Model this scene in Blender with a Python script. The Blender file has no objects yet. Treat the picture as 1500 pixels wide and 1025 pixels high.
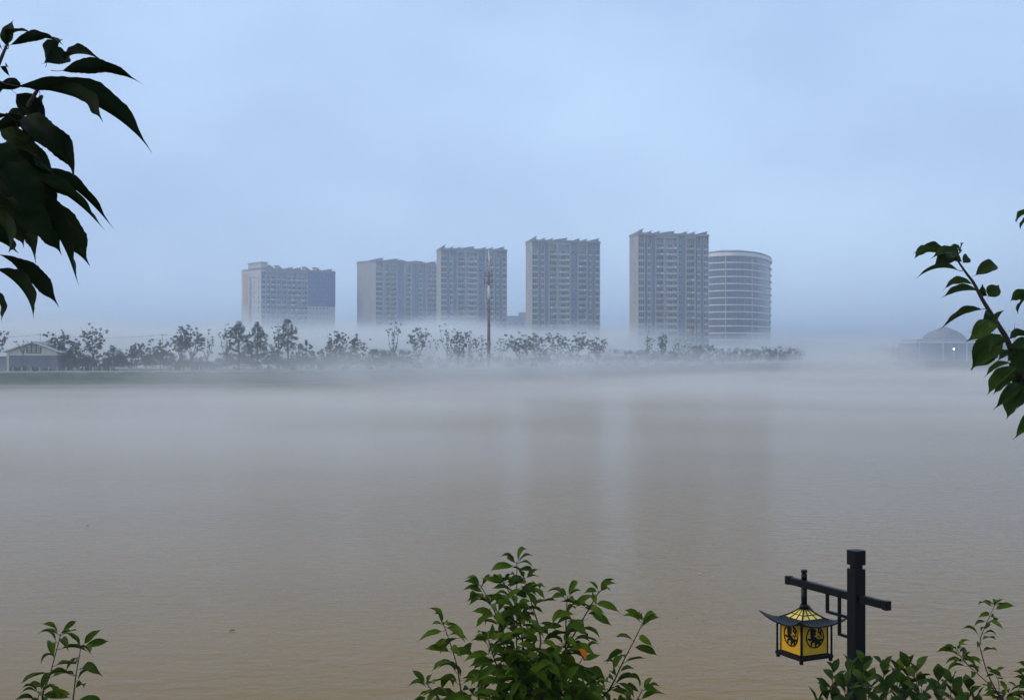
import bpy, math, random
from mathutils import Vector, Matrix
random.seed(7)
R = math.radians
sc = bpy.context.scene
COL = sc.collection

# ------------------------------------------------------------------ camera
F = 1811.0            # focal length in photograph pixels (1500 wide)
HZ = 516.0            # horizon row
CH = 8.8              # eye height above the river
cam_d = bpy.data.cameras.new('camera')
cam = bpy.data.objects.new('camera', cam_d); COL.objects.link(cam)
cam.location = (0, 0, CH); cam.rotation_euler = (R(90), 0, 0)
cam_d.sensor_fit = 'HORIZONTAL'; cam_d.sensor_width = 36.0
cam_d.lens = 36.0 * F / 1500.0
cam_d.shift_y = (HZ - 512.5) / 1500.0
cam_d.clip_start = 0.05; cam_d.clip_end = 20000
sc.camera = cam

# ------------------------------------------------------------------ sky, sun, exposure
SUN_EL, SUN_AZ = R(38), R(-105)       # azimuth from +Y, clockwise: the sun stands to the left, a little behind
w = bpy.data.worlds.new('World'); sc.world = w; w.use_nodes = True
nt = w.node_tree; nt.nodes.clear()
out = nt.nodes.new('ShaderNodeOutputWorld'); bg = nt.nodes.new('ShaderNodeBackground')
sky = nt.nodes.new('ShaderNodeTexSky'); sky.sky_type = 'NISHITA'; sky.sun_disc = False
sky.sun_elevation = SUN_EL; sky.sun_rotation = SUN_AZ
sky.air_density = 1.0; sky.dust_density = 2.0; sky.ozone_density = 1.5
tc = nt.nodes.new('ShaderNodeTexCoord')
mp = nt.nodes.new('ShaderNodeMapping'); mp.inputs['Scale'].default_value = (1.0, 1.0, 1.8)
mp.inputs['Location'].default_value = (0.35, 0.2, 0.1)
ns = nt.nodes.new('ShaderNodeTexNoise'); ns.inputs['Scale'].default_value = 2.2
ns.inputs['Detail'].default_value = 4; ns.inputs['Roughness'].default_value = 0.5
cr = nt.nodes.new('ShaderNodeValToRGB')          # the cloud sheet: one pale blue grey, unevenly thick
cr.color_ramp.elements[0].position = 0.36; cr.color_ramp.elements[0].color = (4.9, 6.8, 10.1, 1)
cr.color_ramp.elements[1].position = 0.66; cr.color_ramp.elements[1].color = (6.8, 9.3, 12.5, 1)
mx = nt.nodes.new('ShaderNodeMixRGB'); mx.inputs['Fac'].default_value = 0.86
bg.inputs['Strength'].default_value = 0.1
L = nt.links.new
L(tc.outputs['Generated'], mp.inputs['Vector']); L(mp.outputs[0], ns.inputs['Vector'])
L(ns.outputs['Fac'], cr.inputs['Fac']); L(sky.outputs[0], mx.inputs['Color1']); L(cr.outputs[0], mx.inputs['Color2'])
L(mx.outputs[0], bg.inputs['Color']); L(bg.outputs[0], out.inputs['Surface'])

sd = bpy.data.lights.new('sun', 'SUN'); sd.energy = 1.4; sd.angle = R(30); sd.color = (1.0, 0.86, 0.68)
sun = bpy.data.objects.new('sun', sd); COL.objects.link(sun)
sdir = Vector((math.sin(SUN_AZ) * math.cos(SUN_EL), math.cos(SUN_AZ) * math.cos(SUN_EL), math.sin(SUN_EL)))
sun.rotation_euler = sdir.to_track_quat('Z', 'Y').to_euler()
sun.location = (-60, -20, 90)

vs = sc.view_settings
vs.view_transform = 'Standard'; vs.look = 'None'; vs.exposure = 0.0; vs.gamma = 1.0; vs.use_curve_mapping = False
cy = sc.cycles
cy.max_bounces = 6; cy.diffuse_bounces = 3; cy.glossy_bounces = 3; cy.transmission_bounces = 4
cy.volume_bounces = 2; cy.transparent_max_bounces = 8
cy.use_denoising = True
cy.volume_step_rate = 1.0; cy.volume_max_steps = 256

# ------------------------------------------------------------------ helpers
def at(px, py, Y):
    return Vector(((px - 750) / F * Y, Y, CH - (py - HZ) / F * Y))

def empty(name, loc=(0, 0, 0), rz=0, label=None, cat=None, group=None):
    o = bpy.data.objects.new(name, None); COL.objects.link(o)
    o.location = loc; o.rotation_euler = (0, 0, rz); o.empty_display_size = 0.3
    tag(o, label, cat, group); return o

def tag(o, label=None, cat=None, group=None, kind=None):
    if label: o['label'] = label
    if cat: o['category'] = cat
    if group: o['group'] = group
    if kind: o['kind'] = kind
    return o

class MB:
    def __init__(s): s.v = []; s.f = []; s.m = []; s.sm = []
    def face(s, idx, m=0, smooth=False): s.f.append(tuple(idx)); s.m.append(m); s.sm.append(smooth)
    def box(s, x0, x1, y0, y1, z0, z1, m=0, mat=None):
        b = len(s.v)
        P = [(x0,y0,z0),(x1,y0,z0),(x1,y1,z0),(x0,y1,z0),(x0,y0,z1),(x1,y0,z1),(x1,y1,z1),(x0,y1,z1)]
        for p in P: s.v.append(tuple(mat @ Vector(p)) if mat else p)
        for q in ((0,3,2,1),(4,5,6,7),(0,1,5,4),(1,2,6,5),(2,3,7,6),(3,0,4,7)): s.face([b+i for i in q], m)
    def prism(s, poly, z0, z1, m=0, mat=None):          # polygon in x,y extruded in z
        b = len(s.v); n = len(poly)
        for z in (z0, z1):
            for p in poly:
                q = Vector((p[0], p[1], z)); s.v.append(tuple(mat @ q) if mat else tuple(q))
        s.face([b+n+i for i in range(n)], m); s.face([b+n-1-i for i in range(n)], m)
        for i in range(n): j = (i+1) % n; s.face([b+i, b+j, b+n+j, b+n+i], m)
    def tube(s, pts, rad, n=6, m=0, cap=True):
        pts = [Vector(p) for p in pts]; k = len(pts)
        if not hasattr(rad, '__len__'): rad = [rad]*k
        b = len(s.v)
        for i, p in enumerate(pts):
            t = (pts[min(i+1,k-1)] - pts[max(i-1,0)]).normalized()
            a = Vector((0,0,1)) if abs(t.z) < 0.9 else Vector((1,0,0))
            u = t.cross(a).normalized(); v = t.cross(u)
            for j in range(n):
                c = 2*math.pi*j/n
                s.v.append(tuple(p + (u*math.cos(c) + v*math.sin(c))*rad[i]))
        for i in range(k-1):
            for j in range(n):
                j2 = (j+1) % n
                s.face((b+i*n+j, b+i*n+j2, b+(i+1)*n+j2, b+(i+1)*n+j), m, True)
        if cap:
            s.face([b+j for j in range(n)][::-1], m); s.face([b+(k-1)*n+j for j in range(n)], m)
    def mesh(s, name, mats):
        me = bpy.data.meshes.new(name); me.from_pydata(s.v, [], s.f)
        for mm in (mats if isinstance(mats, (list, tuple)) else [mats]): me.materials.append(mm)
        me.polygons.foreach_set('material_index', s.m); me.polygons.foreach_set('use_smooth', s.sm)
        me.update(); return me
    def build(s, name, mats, parent=None, loc=None):
        return link(name, s.mesh(name, mats), parent, loc)

def link(name, me, parent=None, loc=None, mat=None):
    o = bpy.data.objects.new(name, me); COL.objects.link(o)
    if parent: o.parent = parent
    if mat is not None: o.matrix_basis = mat
    elif loc is not None: o.location = loc
    return o

# ------------------------------------------------------------------ materials
def M(name, col, rough=0.6, spec=0.4, var=0.0, vscale=1.0, col2=None, metal=0.0, bump=0.0, bscale=20.0, trans=0.0):
    m = bpy.data.materials.new(name); m.use_nodes = True
    t = m.node_tree; p = t.nodes['Principled BSDF']
    p.inputs['Roughness'].default_value = rough; p.inputs['Specular IOR Level'].default_value = spec
    p.inputs['Metallic'].default_value = metal
    p.inputs['Base Color'].default_value = (*col, 1)
    if var or col2:
        c = t.nodes.new('ShaderNodeTexCoord'); n = t.nodes.new('ShaderNodeTexNoise')
        n.inputs['Scale'].default_value = vscale; n.inputs['Detail'].default_value = 5
        r = t.nodes.new('ShaderNodeValToRGB')
        c2 = col2 or tuple(x*(1+var) for x in col); c1 = col if col2 else tuple(x*(1-var) for x in col)
        r.color_ramp.elements[0].position = .35; r.color_ramp.elements[1].position = .65
        r.color_ramp.elements[0].color = (*c1, 1); r.color_ramp.elements[1].color = (*c2, 1)
        t.links.new(c.outputs['Object'], n.inputs['Vector']); t.links.new(n.outputs['Fac'], r.inputs['Fac'])
        t.links.new(r.outputs[0], p.inputs['Base Color'])
    if bump:
        c = t.nodes.new('ShaderNodeTexCoord'); n = t.nodes.new('ShaderNodeTexNoise'); n.inputs['Scale'].default_value = bscale
        b = t.nodes.new('ShaderNodeBump'); b.inputs['Strength'].default_value = bump
        t.links.new(c.outputs['Object'], n.inputs['Vector']); t.links.new(n.outputs['Fac'], b.inputs['Height'])
        t.links.new(b.outputs[0], p.inputs['Normal'])
    return m

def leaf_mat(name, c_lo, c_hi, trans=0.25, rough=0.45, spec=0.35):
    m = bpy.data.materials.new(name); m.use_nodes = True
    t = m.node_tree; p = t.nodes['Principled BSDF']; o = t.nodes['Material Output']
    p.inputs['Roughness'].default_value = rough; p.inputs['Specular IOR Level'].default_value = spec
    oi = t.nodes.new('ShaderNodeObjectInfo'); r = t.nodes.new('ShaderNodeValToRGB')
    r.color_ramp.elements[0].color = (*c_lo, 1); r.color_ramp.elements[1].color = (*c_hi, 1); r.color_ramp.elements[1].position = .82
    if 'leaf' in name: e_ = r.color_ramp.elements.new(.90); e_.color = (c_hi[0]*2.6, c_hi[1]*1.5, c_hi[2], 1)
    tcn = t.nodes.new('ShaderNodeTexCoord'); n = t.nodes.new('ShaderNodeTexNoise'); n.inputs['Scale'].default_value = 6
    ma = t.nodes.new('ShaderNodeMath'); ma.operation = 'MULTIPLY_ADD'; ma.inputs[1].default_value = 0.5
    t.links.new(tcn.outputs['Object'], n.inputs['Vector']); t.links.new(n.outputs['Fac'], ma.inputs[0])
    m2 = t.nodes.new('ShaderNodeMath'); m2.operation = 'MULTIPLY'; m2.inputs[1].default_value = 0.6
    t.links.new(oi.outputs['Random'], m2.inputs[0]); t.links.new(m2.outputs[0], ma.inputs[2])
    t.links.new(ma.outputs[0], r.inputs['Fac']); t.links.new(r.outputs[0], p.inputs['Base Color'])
    if trans:
        tr = t.nodes.new('ShaderNodeBsdfTranslucent'); mxn = t.nodes.new('ShaderNodeMixShader')
        mxn.inputs[0].default_value = trans
        t.links.new(r.outputs[0], tr.inputs['Color']); t.links.new(p.outputs[0], mxn.inputs[1])
        t.links.new(tr.outputs[0], mxn.inputs[2]); t.links.new(mxn.outputs[0], o.inputs['Surface'])
    return m

m_wall   = M('tower_plaster', (.31, .298, .272), .8, .2, .10, .15)
m_wall2  = M('tower_plaster_pale', (.42, .413, .395), .8, .2, .08, .15)
m_recess = M('grey_render', (.27, .29, .32), .8, .2, .10, .3)
m_blue   = M('blue_grey_render', (.17, .21, .29), .8, .2, .10, .3)
m_net    = M('blue_safety_net', (.075, .12, .24), .85, .1, .25, .25)
m_orange = M('orange_panel', (.44, .28, .19), .8, .2, .10, .3)
m_white  = M('white_paint', (.66, .66, .65), .7, .2, .06, .3)
m_glass  = leaf_mat('window_glass', (.02, .026, .034), (.20, .21, .21), 0, .18, .5)
rg_ = [n for n in m_glass.node_tree.nodes if n.type == 'VALTORGB'][0].color_ramp; rg_.elements[0].position = .62; rg_.elements[1].position = .92
m_glass2 = M('band_glass', (.05, .065, .10), .15, .5, .4, .3)
m_roofg  = M('roof_grey', (.22, .23, .26), .7, .3, .1, .5)
m_red    = M('red_banner', (.55, .06, .04), .7, .2, .1, 2)
m_mred   = M('mast_red', (.15, .055, .048), .6, .3, .15, .8)
m_mwhite = M('mast_white', (.62, .60, .56), .6, .3, .1, .8)
m_dark   = M('dark_steel', (.03, .032, .036), .5, .4, .2, 2)
m_bark   = M('bark', (.10, .085, .07), .9, .1, .25, 2)
m_twig   = M('twig_bark', (.032, .019, .014), .75, .25, .3, 30)
m_grass  = M('bank_grass', (.055, .075, .04), .95, .1, .35, .35, bump=.4, bscale=3)
m_stone  = M('pale_stone', (.36, .35, .32), .85, .2, .15, .4)
m_dstone = M('dark_stone', (.17, .165, .15), .85, .2, .2, .5)
m_soil   = M('soil', (.13, .115, .085), .95, .1, .2, .1)
m_cream  = M('cream_plaster', (.60, .55, .46), .8, .2, .08, .6)
m_bwall  = M('blue_wall', (.115, .135, .16), .8, .2, .12, .5)
m_black  = M('black_lamp_paint', (.0035, .0035, .004), .45, .16, .25, 14, bump=.08, bscale=60)
m_yel    = M('amber_panel', (.66, .35, .012), .45, .4, .08, 9)
m_yel2   = M('skylit_amber_panel', (.76, .56, .12), .4, .4, .06, 12)  # lantern roof panes: brightness from facing the sky is put into this paler amber
m_leafA  = leaf_mat('cherry_leaf', (.010, .022, .002), (.068, .110, .006), .20, .55, .05)
m_leafS  = leaf_mat('backlit_overhanging_leaf', (.003, .006, .002), (.008, .015, .003), .03, .6, .05)  # leaves seen from below against the sky; that shade is put into the colour
m_leafD  = leaf_mat('backlit_branch_leaf', (.006, .014, .003), (.026, .050, .006), .12, .55, .08)  # darker leaf copy, its backlit silhouette painted into the base colour
m_leafB  = leaf_mat('shrub_leaf', (.010, .022, .002), (.034, .062, .005), .12, .5, .05)
m_leafR  = leaf_mat('red_leaf', (.62, .12, .010), (.70, .16, .015), .3, .6, .05)
m_fol    = [leaf_mat('far_foliage_a', (.022, .046, .010), (.048, .082, .020), .15, .7, .2),
            leaf_mat('far_foliage_b', (.018, .030, .014), (.034, .052, .024), .15, .7, .2),
            leaf_mat('far_foliage_c', (.03, .05, .016), (.062, .09, .03), .15, .7, .2)]

def emit(name, col, st):
    m = bpy.data.materials.new(name); m.use_nodes = True
    p = m.node_tree.nodes['Principled BSDF']
    p.inputs['Emission Color'].default_value = (*col, 1); p.inputs['Emission Strength'].default_value = st
    return m

# river
m_water = bpy.data.materials.new('muddy_water'); m_water.use_nodes = True
t = m_water.node_tree; p = t.nodes['Principled BSDF']
p.inputs['Roughness'].default_value = .16; p.inputs['IOR'].default_value = 1.155
tcw = t.nodes.new('ShaderNodeTexCoord')
def nz(scale, sx, sy, det=3, rough=.5):
    a = t.nodes.new('ShaderNodeMapping'); a.inputs['Scale'].default_value = (sx, sy, 1); a.inputs['Rotation'].default_value = (0, 0, R(4))
    n = t.nodes.new('ShaderNodeTexNoise'); n.inputs['Scale'].default_value = scale; n.inputs['Detail'].default_value = det
    n.inputs['Roughness'].default_value = rough
    t.links.new(tcw.outputs['Object'], a.inputs['Vector']); t.links.new(a.outputs[0], n.inputs['Vector']); return n
n1 = nz(1.5, .55, 1.0, 3); n2 = nz(5.0, .6, 1.0, 2); n3 = nz(.05, .5, 1.0, 4)
rw = t.nodes.new('ShaderNodeValToRGB')
rw.color_ramp.elements[0].position = .3; rw.color_ramp.elements[0].color = (.198, .106, .010, 1)
rw.color_ramp.elements[1].position = .7; rw.color_ramp.elements[1].color = (.230, .125, .015, 1)
t.links.new(n3.outputs['Fac'], rw.inputs['Fac']); t.links.new(rw.outputs[0], p.inputs['Base Color'])
b1 = t.nodes.new('ShaderNodeBump'); b1.inputs['Strength'].default_value = 1.0; b1.inputs['Distance'].default_value = .06
b2 = t.nodes.new('ShaderNodeBump'); b2.inputs['Strength'].default_value = 1.0; b2.inputs['Distance'].default_value = .016
n6 = nz(.03, .35, 1.0, 3); mr = t.nodes.new('ShaderNodeMapRange'); mr.inputs[1].default_value = .35; mr.inputs[2].default_value = .65; mr.inputs[3].default_value = .45; mr.inputs[4].default_value = 1.25
t.links.new(n6.outputs['Fac'], mr.inputs[0]); t.links.new(mr.outputs[0], b1.inputs['Strength'])
t.links.new(n1.outputs['Fac'], b1.inputs['Height']); t.links.new(n2.outputs['Fac'], b2.inputs['Height'])
t.links.new(b1.outputs[0], b2.inputs['Normal']); t.links.new(b2.outputs[0], p.inputs['Normal'])

# ------------------------------------------------------------------ the setting
def sheet(name, pts, faces, mat):
    me = bpy.data.meshes.new(name); me.from_pydata(pts, [], faces); me.materials.append(mat)
    o = bpy.data.objects.new(name, me); COL.objects.link(o); o['kind'] = 'structure'; return o

sheet('river', [(-5000, 9, 0), (5000, 9, 0), (5000, 6000, 0), (-5000, 6000, 0)], [(0, 1, 2, 3)], m_water)
# the near side: an upper path at the camera, a lower promenade with the lamp, an embankment wall into the water
mb = MB(); mb.box(-60, 60, -25, 1.6, -1, 7.2); o = mb.build('upper_path', m_stone); o['kind'] = 'structure'
mb = MB(); mb.box(-60, 60, 1.6, 11, -1, 4.3); o = mb.build('lower_promenade', m_soil); o['kind'] = 'structure'
mb = MB(); mb.box(-60, 60, 11, 11.5, -1, 4.42); o = mb.build('embankment_wall', m_dstone); o['kind'] = 'structure'

# far bank line: photograph column -> distance of the waterline
BANK = [(-900, 330), (-500, 312), (-200, 305), (0, 304), (250, 311), (400, 321), (600, 354), (800, 410), (1000, 480), (1170, 552), (1235, 640), (1262, 800)]
def bankY(px):
    for (a, ya), (b, yb) in zip(BANK, BANK[1:]):
        if a <= px <= b:
            k = (px - a) / (b - a); return ya + (yb - ya) * k
    return BANK[0][1] if px < BANK[0][0] else BANK[-1][1]
line = []
px = -900
while px <= 1262:
    line.append(Vector(((px - 750) / F * bankY(px), bankY(px), 0))); px += 18
line.append(Vector((400, 1150, 0)))
for _ in range(3):
    line = [line[0]] + [(line[i-1] + line[i]*2 + line[i+1]) / 4 for i in range(1, len(line)-1)] + [line[-1]]
def offset(i, d):
    tt = (line[min(i+1, len(line)-1)] - line[max(i-1, 0)]); nn = Vector((-tt.y, tt.x, 0)).normalized()
    if nn.y < 0 and i < 5: nn = -nn
    return line[i] + nn * d
def strip(name, d0, z0, d1, z1, mat, wob=0):
    pts = []; fs = []
    for i in range(len(line)):
        a = offset(i, d0); b = offset(i, d1); r = random.uniform(-wob, wob)
        pts += [(a.x, a.y, z0), (b.x, b.y, z1 + r)]
    for i in range(len(line)-1): fs.append((2*i, 2*i+2, 2*i+3, 2*i+1))
    return sheet(name, pts, fs, mat)
strip('waterside_ledge_face', -.1, -.6, 0, .55, m_dstone)
strip('waterside_ledge', 0, .55, 2.2, .6, m_stone)
strip('bank_slope', 2.2, .6, 10, 3.65, m_grass, .12)
strip('promenade_kerb', 10, 3.65, 10.05, 4.0, m_stone)
strip('promenade', 10.05, 4.0, 14, 4.0, m_stone)
# land behind the promenade, out to the horizon
pts = [tuple(offset(i, 13.9) + Vector((0, 0, 3.94))) for i in range(len(line))]
n = len(pts); pts += [(600, 6000, 3.94), (-5000, 6000, 3.94), (-5000, 330, 3.94)]
sheet('ground', pts, [tuple(range(len(pts)))], m_grass)
# the shore far to the right
rs = [(330, 1050), (255, 760), (285, 690), (330, 655), (420, 610), (560, 560), (900, 520)]
pts = [(x, y, -.3) for x, y in rs] + [(x + 5, y + 7, 3.4) for x, y in rs]
m = len(rs); fs = [(i, i+1, m+i+1, m+i) for i in range(m-1)]
sheet('far_shore_slope', pts, fs, m_grass)
pts = [(x + 5, y + 7, 3.4) for x, y in rs] + [(5000, 500, 3.4), (5000, 6000, 3.4), (610, 6000, 3.4)]
sheet('far_shore', pts, [tuple(range(len(pts)))], m_grass)

# ------------------------------------------------------------------ haze and mist
def volume_mat(name, col, aniso):
    m = bpy.data.materials.new(name); m.use_nodes = True
    t = m.node_tree; t.nodes.remove(t.nodes['Principled BSDF'])
    v = t.nodes.new('ShaderNodeVolumePrincipled'); v.inputs['Color'].default_value = (*col, 1)
    v.inputs['Anisotropy'].default_value = aniso
    t.links.new(v.outputs[0], t.nodes['Material Output'].inputs['Volume']); return m, t, v
HAZE = 0.0007
m_haze, th, vh = volume_mat('even_haze', (.74, .82, .95), .2); vh.inputs['Density'].default_value = HAZE
mb = MB(); mb.box(-5200, 5200, -40, 6200, -2, 76); o = mb.build('haze', m_haze); tag(o, kind='stuff')

class NG:      # tiny node-maths helper
    def __init__(s, t):
        s.t = t; c = t.nodes.new('ShaderNodeTexCoord'); s.co = c.outputs['Object']
        sp = t.nodes.new('ShaderNodeSeparateXYZ'); t.links.new(s.co, sp.inputs[0]); s.x, s.y, s.z = sp.outputs
    def put(s, sock, v):
        if hasattr(v, 'links'): s.t.links.new(v, sock)
        else: sock.default_value = v
    def op(s, o, a, b=0.0, c=0.0):
        n = s.t.nodes.new('ShaderNodeMath'); n.operation = o
        s.put(n.inputs[0], a); s.put(n.inputs[1], b)
        if o in ('MULTIPLY_ADD', 'SMOOTH_MIN'): s.put(n.inputs[2], c)
        return n.outputs[0]
    def ss(s, v, a, b, ta=0.0, tb=1.0):
        n = s.t.nodes.new('ShaderNodeMapRange'); n.interpolation_type = 'SMOOTHSTEP'
        s.put(n.inputs[0], v); s.put(n.inputs[1], a); s.put(n.inputs[2], b); s.put(n.inputs[3], ta); s.put(n.inputs[4], tb)
        return n.outputs[0]
    def noise(s, scale, sx, sy, sz, det=2, loc=(0, 0, 0)):
        m = s.t.nodes.new('ShaderNodeMapping'); m.inputs['Scale'].default_value = (sx, sy, sz); m.inputs['Location'].default_value = loc
        n = s.t.nodes.new('ShaderNodeTexNoise'); n.noise_dimensions = '2D'; n.inputs['Scale'].default_value = scale; n.inputs['Detail'].default_value = det
        s.t.links.new(s.co, m.inputs['Vector']); s.t.links.new(m.outputs[0], n.inputs['Vector']); return n.outputs['Fac']
    def mul(s, *a):
        r = a[0]
        for b in a[1:]: r = s.op('MULTIPLY', r, b)
        return r

# mist lying on the river, fog standing behind and among the trees of the far bank: one density field, a low and a high box
def mist(name, rate, box, low=True):
    mm, t, v = volume_mat(name, (.945, .94, .93), .1)
    g = NG(t)
    # distance behind the bank line, roughly: the bank runs from (-125, 304) to (130, 550)
    bk = g.op('MULTIPLY_ADD', g.ss(g.x, -90.0, 150.0), 255.0, 304.0)
    q = g.op('SUBTRACT', g.y, bk)
    nr = g.noise(.024, .6, 1.1, 3.0, 2.5)
    top = g.op('MULTIPLY_ADD', nr, 5.0, 0.6)                     # uneven upper surface of the river mist
    d0 = g.mul(g.ss(g.z, top, 0.0), g.ss(g.y, 12.0, 130.0), g.ss(nr, .34, .64, .30, 1.15), g.ss(q, -60.0, -10.0, 1.0, .25), g.ss(g.y, 430.0, 600.0, 1.0, .4), D_RIVER)
    n4 = g.noise(.016, 1, .6, 2.5, 2, (3, 1, 0))
    n5 = g.noise(.035, 1, 1, 2.5, 2, (7, 4, 0))
    hi = g.op('MULTIPLY_ADD', n4, 17.0, 13.5)                     # the fog bank's top, about 12 - 19 m
    d1 = g.mul(g.ss(g.z, hi, g.op('SUBTRACT', hi, 14.0)), g.ss(q, 28.0, 85.0), g.ss(g.x, 150.0, 235.0, 1.0, .018), D_BANK)
    d2 = g.mul(g.ss(g.z, g.op('MULTIPLY_ADD', n5, 14.0, 4.0), 2.0), g.ss(g.x, -118.0, 15.0, .06, 1.35),
               g.ss(n5, .30, .65, .35, 1.0), g.ss(q, -48.0, 12.0), g.ss(g.x, 140.0, 200.0, 1.0, .06), D_TREES)
    t.links.new(g.op('MAXIMUM', g.op('MAXIMUM', d0, d1) if low else d1, d2), v.inputs['Density']); mm.cycles.volume_step_rate = rate
    mb = MB(); mb.box(*box); o = mb.build('mist', mm); tag(o, kind='stuff')
D_RIVER, D_BANK, D_TREES = .024, .040, .060
mist('low_mist', .42, (-420, 640, 24, 1150, .02, 6.0))
mist('high_mist', .50, (-420, 640, 270, 1150, 6.02, 27), False)

# ------------------------------------------------------------------ towers
def window_mesh(name, w, h, mull=1, mat=None, frame=None, fr=.09):
    mb = MB()                                    # centred at x=0, base z=0, outer face at y=0, set back into +y
    mb.box(-w/2+fr, w/2-fr, .06, .12, fr, h-fr, 0)
    mb.box(-w/2, w/2, 0, .14, 0, fr, 1); mb.box(-w/2, w/2, 0, .14, h-fr, h, 1)
    mb.box(-w/2, -w/2+fr, .002, .138, fr, h-fr, 1); mb.box(w/2-fr, w/2, .002, .138, fr, h-fr, 1)
    for k in range(mull):
        x = -w/2 + w*(k+1)/(mull+1); mb.box(x-fr/2, x+fr/2, .004, .136, fr, h-fr, 1)
    return mb.mesh(name, [mat or m_glass, frame or m_white])
_wm = {}
def win(parent, w, h, loc, rz=0, mull=1, mat=None, frame=None):
    k = (round(w, 2), round(h, 2), mull, mat, frame)
    if k not in _wm: _wm[k] = window_mesh('window', w, h, mull, mat, frame)
    return link('window', _wm[k], parent, mat=Matrix.Translation(loc) @ Matrix.Rotation(rz, 4, 'Z'))
_bm = {}
def balcony(parent, w, loc, d=1.25, mat=None):
    k = (round(w, 2), d, mat)
    if k not in _bm:
        mb = MB(); mb.box(-w/2, w/2, -.12, d, -.16, 0)                  # slab
        mb.box(-w/2, w/2, -.12, 0, 0, .95); mb.box(-w/2-.04, w/2+.04, -.16, .04, .95, 1.03)
        _bm[k] = mb.mesh('balcony', mat or m_wall)
    return link('balcony', _bm[k], parent, loc)

FH = 3.0
arng = random.Random(77)
# columns of the shared tower front: (from, to, kind) as shares of its width
FRONT = [(0, .093, 'w'), (.093, .127, 'd'), (.127, .186, 'w'), (.186, .237, 'd'), (.237, .256, 'p'), (.256, .353, 'b'),
         (.353, .390, 'p'), (.390, .545, 's'), (.545, .565, 'p'), (.565, .665, 'r'), (.665, .686, 'p'), (.686, .793, 'b'), (.793, .815, 'p'),
         (.815, .832, 'd'), (.832, .884, 'w'), (.884, .926, 'd'), (.926, 1.0, 'w')]
def facade(root, W, D, H, cols, wall, base=0.0, parapet=1.6, side_wins=True, deep=1.5, net=None):
    nf = int((H - parapet) / FH)
    mb = MB()
    mb.box(0, W, deep, D, base, H, 0)                                  # core
    rec = MB()
    for a, b, k in cols:
        x0, x1 = a*W, b*W
        if k == 'p': mb.box(x0, x1, 0, deep, base, H-.02, 0)
        elif k == 'd': rec.box(x0, x1, deep-.7, deep, base, H-.3, 0)
        elif k == 'r': rec.box(x0, x1, deep-.35, deep, base, H-.3, 0)
        elif k == 'w':                                                 # a bay of glass between white bands
            mb.box(x0, x0+.22, .05, deep, base, H-.02, 0); mb.box(x1-.22, x1, .05, deep, base, H-.02, 0)
        elif k in 'bs':
            mb.box(x0, x1, .1, deep, H-parapet+.3, H-.02, 0)
    mb.build('wall', wall, root); rec.build('recess_wall', m_blue, root)
    cor = MB(); cor.box(-.35, W+.35, -.35, D+.35, H, H+.35); cor.box(-.1, W+.1, -.1, D+.1, H+.35, H+1.1)
    cor.build('cornice', m_roofg, root)
    for f in range(nf):
        z = base + f*FH
        if z + 4 < 0: continue
        for a, b, k in cols:
            x0, x1 = a*W, b*W; xc = (x0+x1)/2; ww = x1-x0
            if k == 'w':
                win(root, ww-.46, 2.36, (xc, .25, z+.58), 0, 1 if ww < 2.6 else 2)
                sp = MBs('spandrel', ww-.44, .6, deep-.2, m_wall2); link('spandrel', sp, root, (xc, .12, z-.05))
            elif k == 'b':
                balcony(root, ww, (xc, 0, z), deep, wall)
                win(root, ww*.86, 2.3, (xc, deep-.13, z+.05), 0, 2)
                if arng.random() < .55: link('air_conditioner', MBs('air_conditioner', .95, .7, .36, m_white), root, (xc + ww*arng.choice((-.3, .3)), -.5, z+.1))
            elif k == 's':
                if arng.random() < .4: link('air_conditioner', MBs('air_conditioner', .95, .7, .36, m_white), root, (xc + ww*arng.choice((-.36, .36)), -.25, z+.1))
                balcony(root, ww, (xc, .25, z), deep-.25, m_wall2)
                win(root, ww*.42, 2.2, (xc, deep-.13, z+.1), 0, 1)
            elif k == 'r':
                win(root, ww*.5, 1.6, (x0+ww*.4, deep-.50, z+.9), 0, 1)
        if side_wins:
            for yy in ([D*.42] if D < 16 else [D*.3, D*.78]):
                win(root, .9, 1.3, (-.10, yy, z+1.0), -math.pi/2, 0)
    return nf
_sp = {}
def MBs(name, w, h, d, mat):
    k = (name, round(w, 2), h, round(d, 2), mat)
    if k not in _sp:
        mb = MB(); mb.box(-w/2, w/2, 0, d, 0, h); _sp[k] = mb.mesh(name, mat)
    return _sp[k]
def roof_sheds(root, W, D, H, spec):
    spec = [(x, ww, rise*.72, s) for x, ww, rise, s in spec]
    """small mono-pitch roofs standing along the parapet: (x, width, rise, direction)"""
    for x, ww, rise, s in spec:
        body = MB(); a, b = (x, x+ww)
        za, zb = (H+1.1, H+1.1+rise) if s > 0 else (H+1.1+rise, H+1.1)
        y0, y1 = .8, min(D-.8, 5.5)
        v = [(a,y0,H+.9),(b,y0,H+.9),(b,y1,H+.9),(a,y1,H+.9),(a,y0,za),(b,y0,zb),(b,y1,zb),(a,y1,za)]
        body.v = v
        for q in ((0,3,2,1),(4,5,6,7),(0,1,5,4),(1,2,6,5),(2,3,7,6),(3,0,4,7)): body.face(q)
        pr = body.build('roof_shed', m_wall, root)
        cap = MB(); e = .5; sl = (zb-za)/ww
        c = [(a-e,y0-e,za-e*sl+.02),(b+e,y0-e,zb+e*sl+.02),(b+e,y1+e,zb+e*sl+.02),(a-e,y1+e,za-e*sl+.02)]
        cap.v = c + [(x_, y_, z_+.28) for x_, y_, z_ in c]
        for q in ((0,3,2,1),(4,5,6,7),(0,1,5,4),(1,2,6,5),(2,3,7,6),(3,0,4,7)): cap.face(q)
        cap.build('shed_roof', m_roofg, pr)

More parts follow.
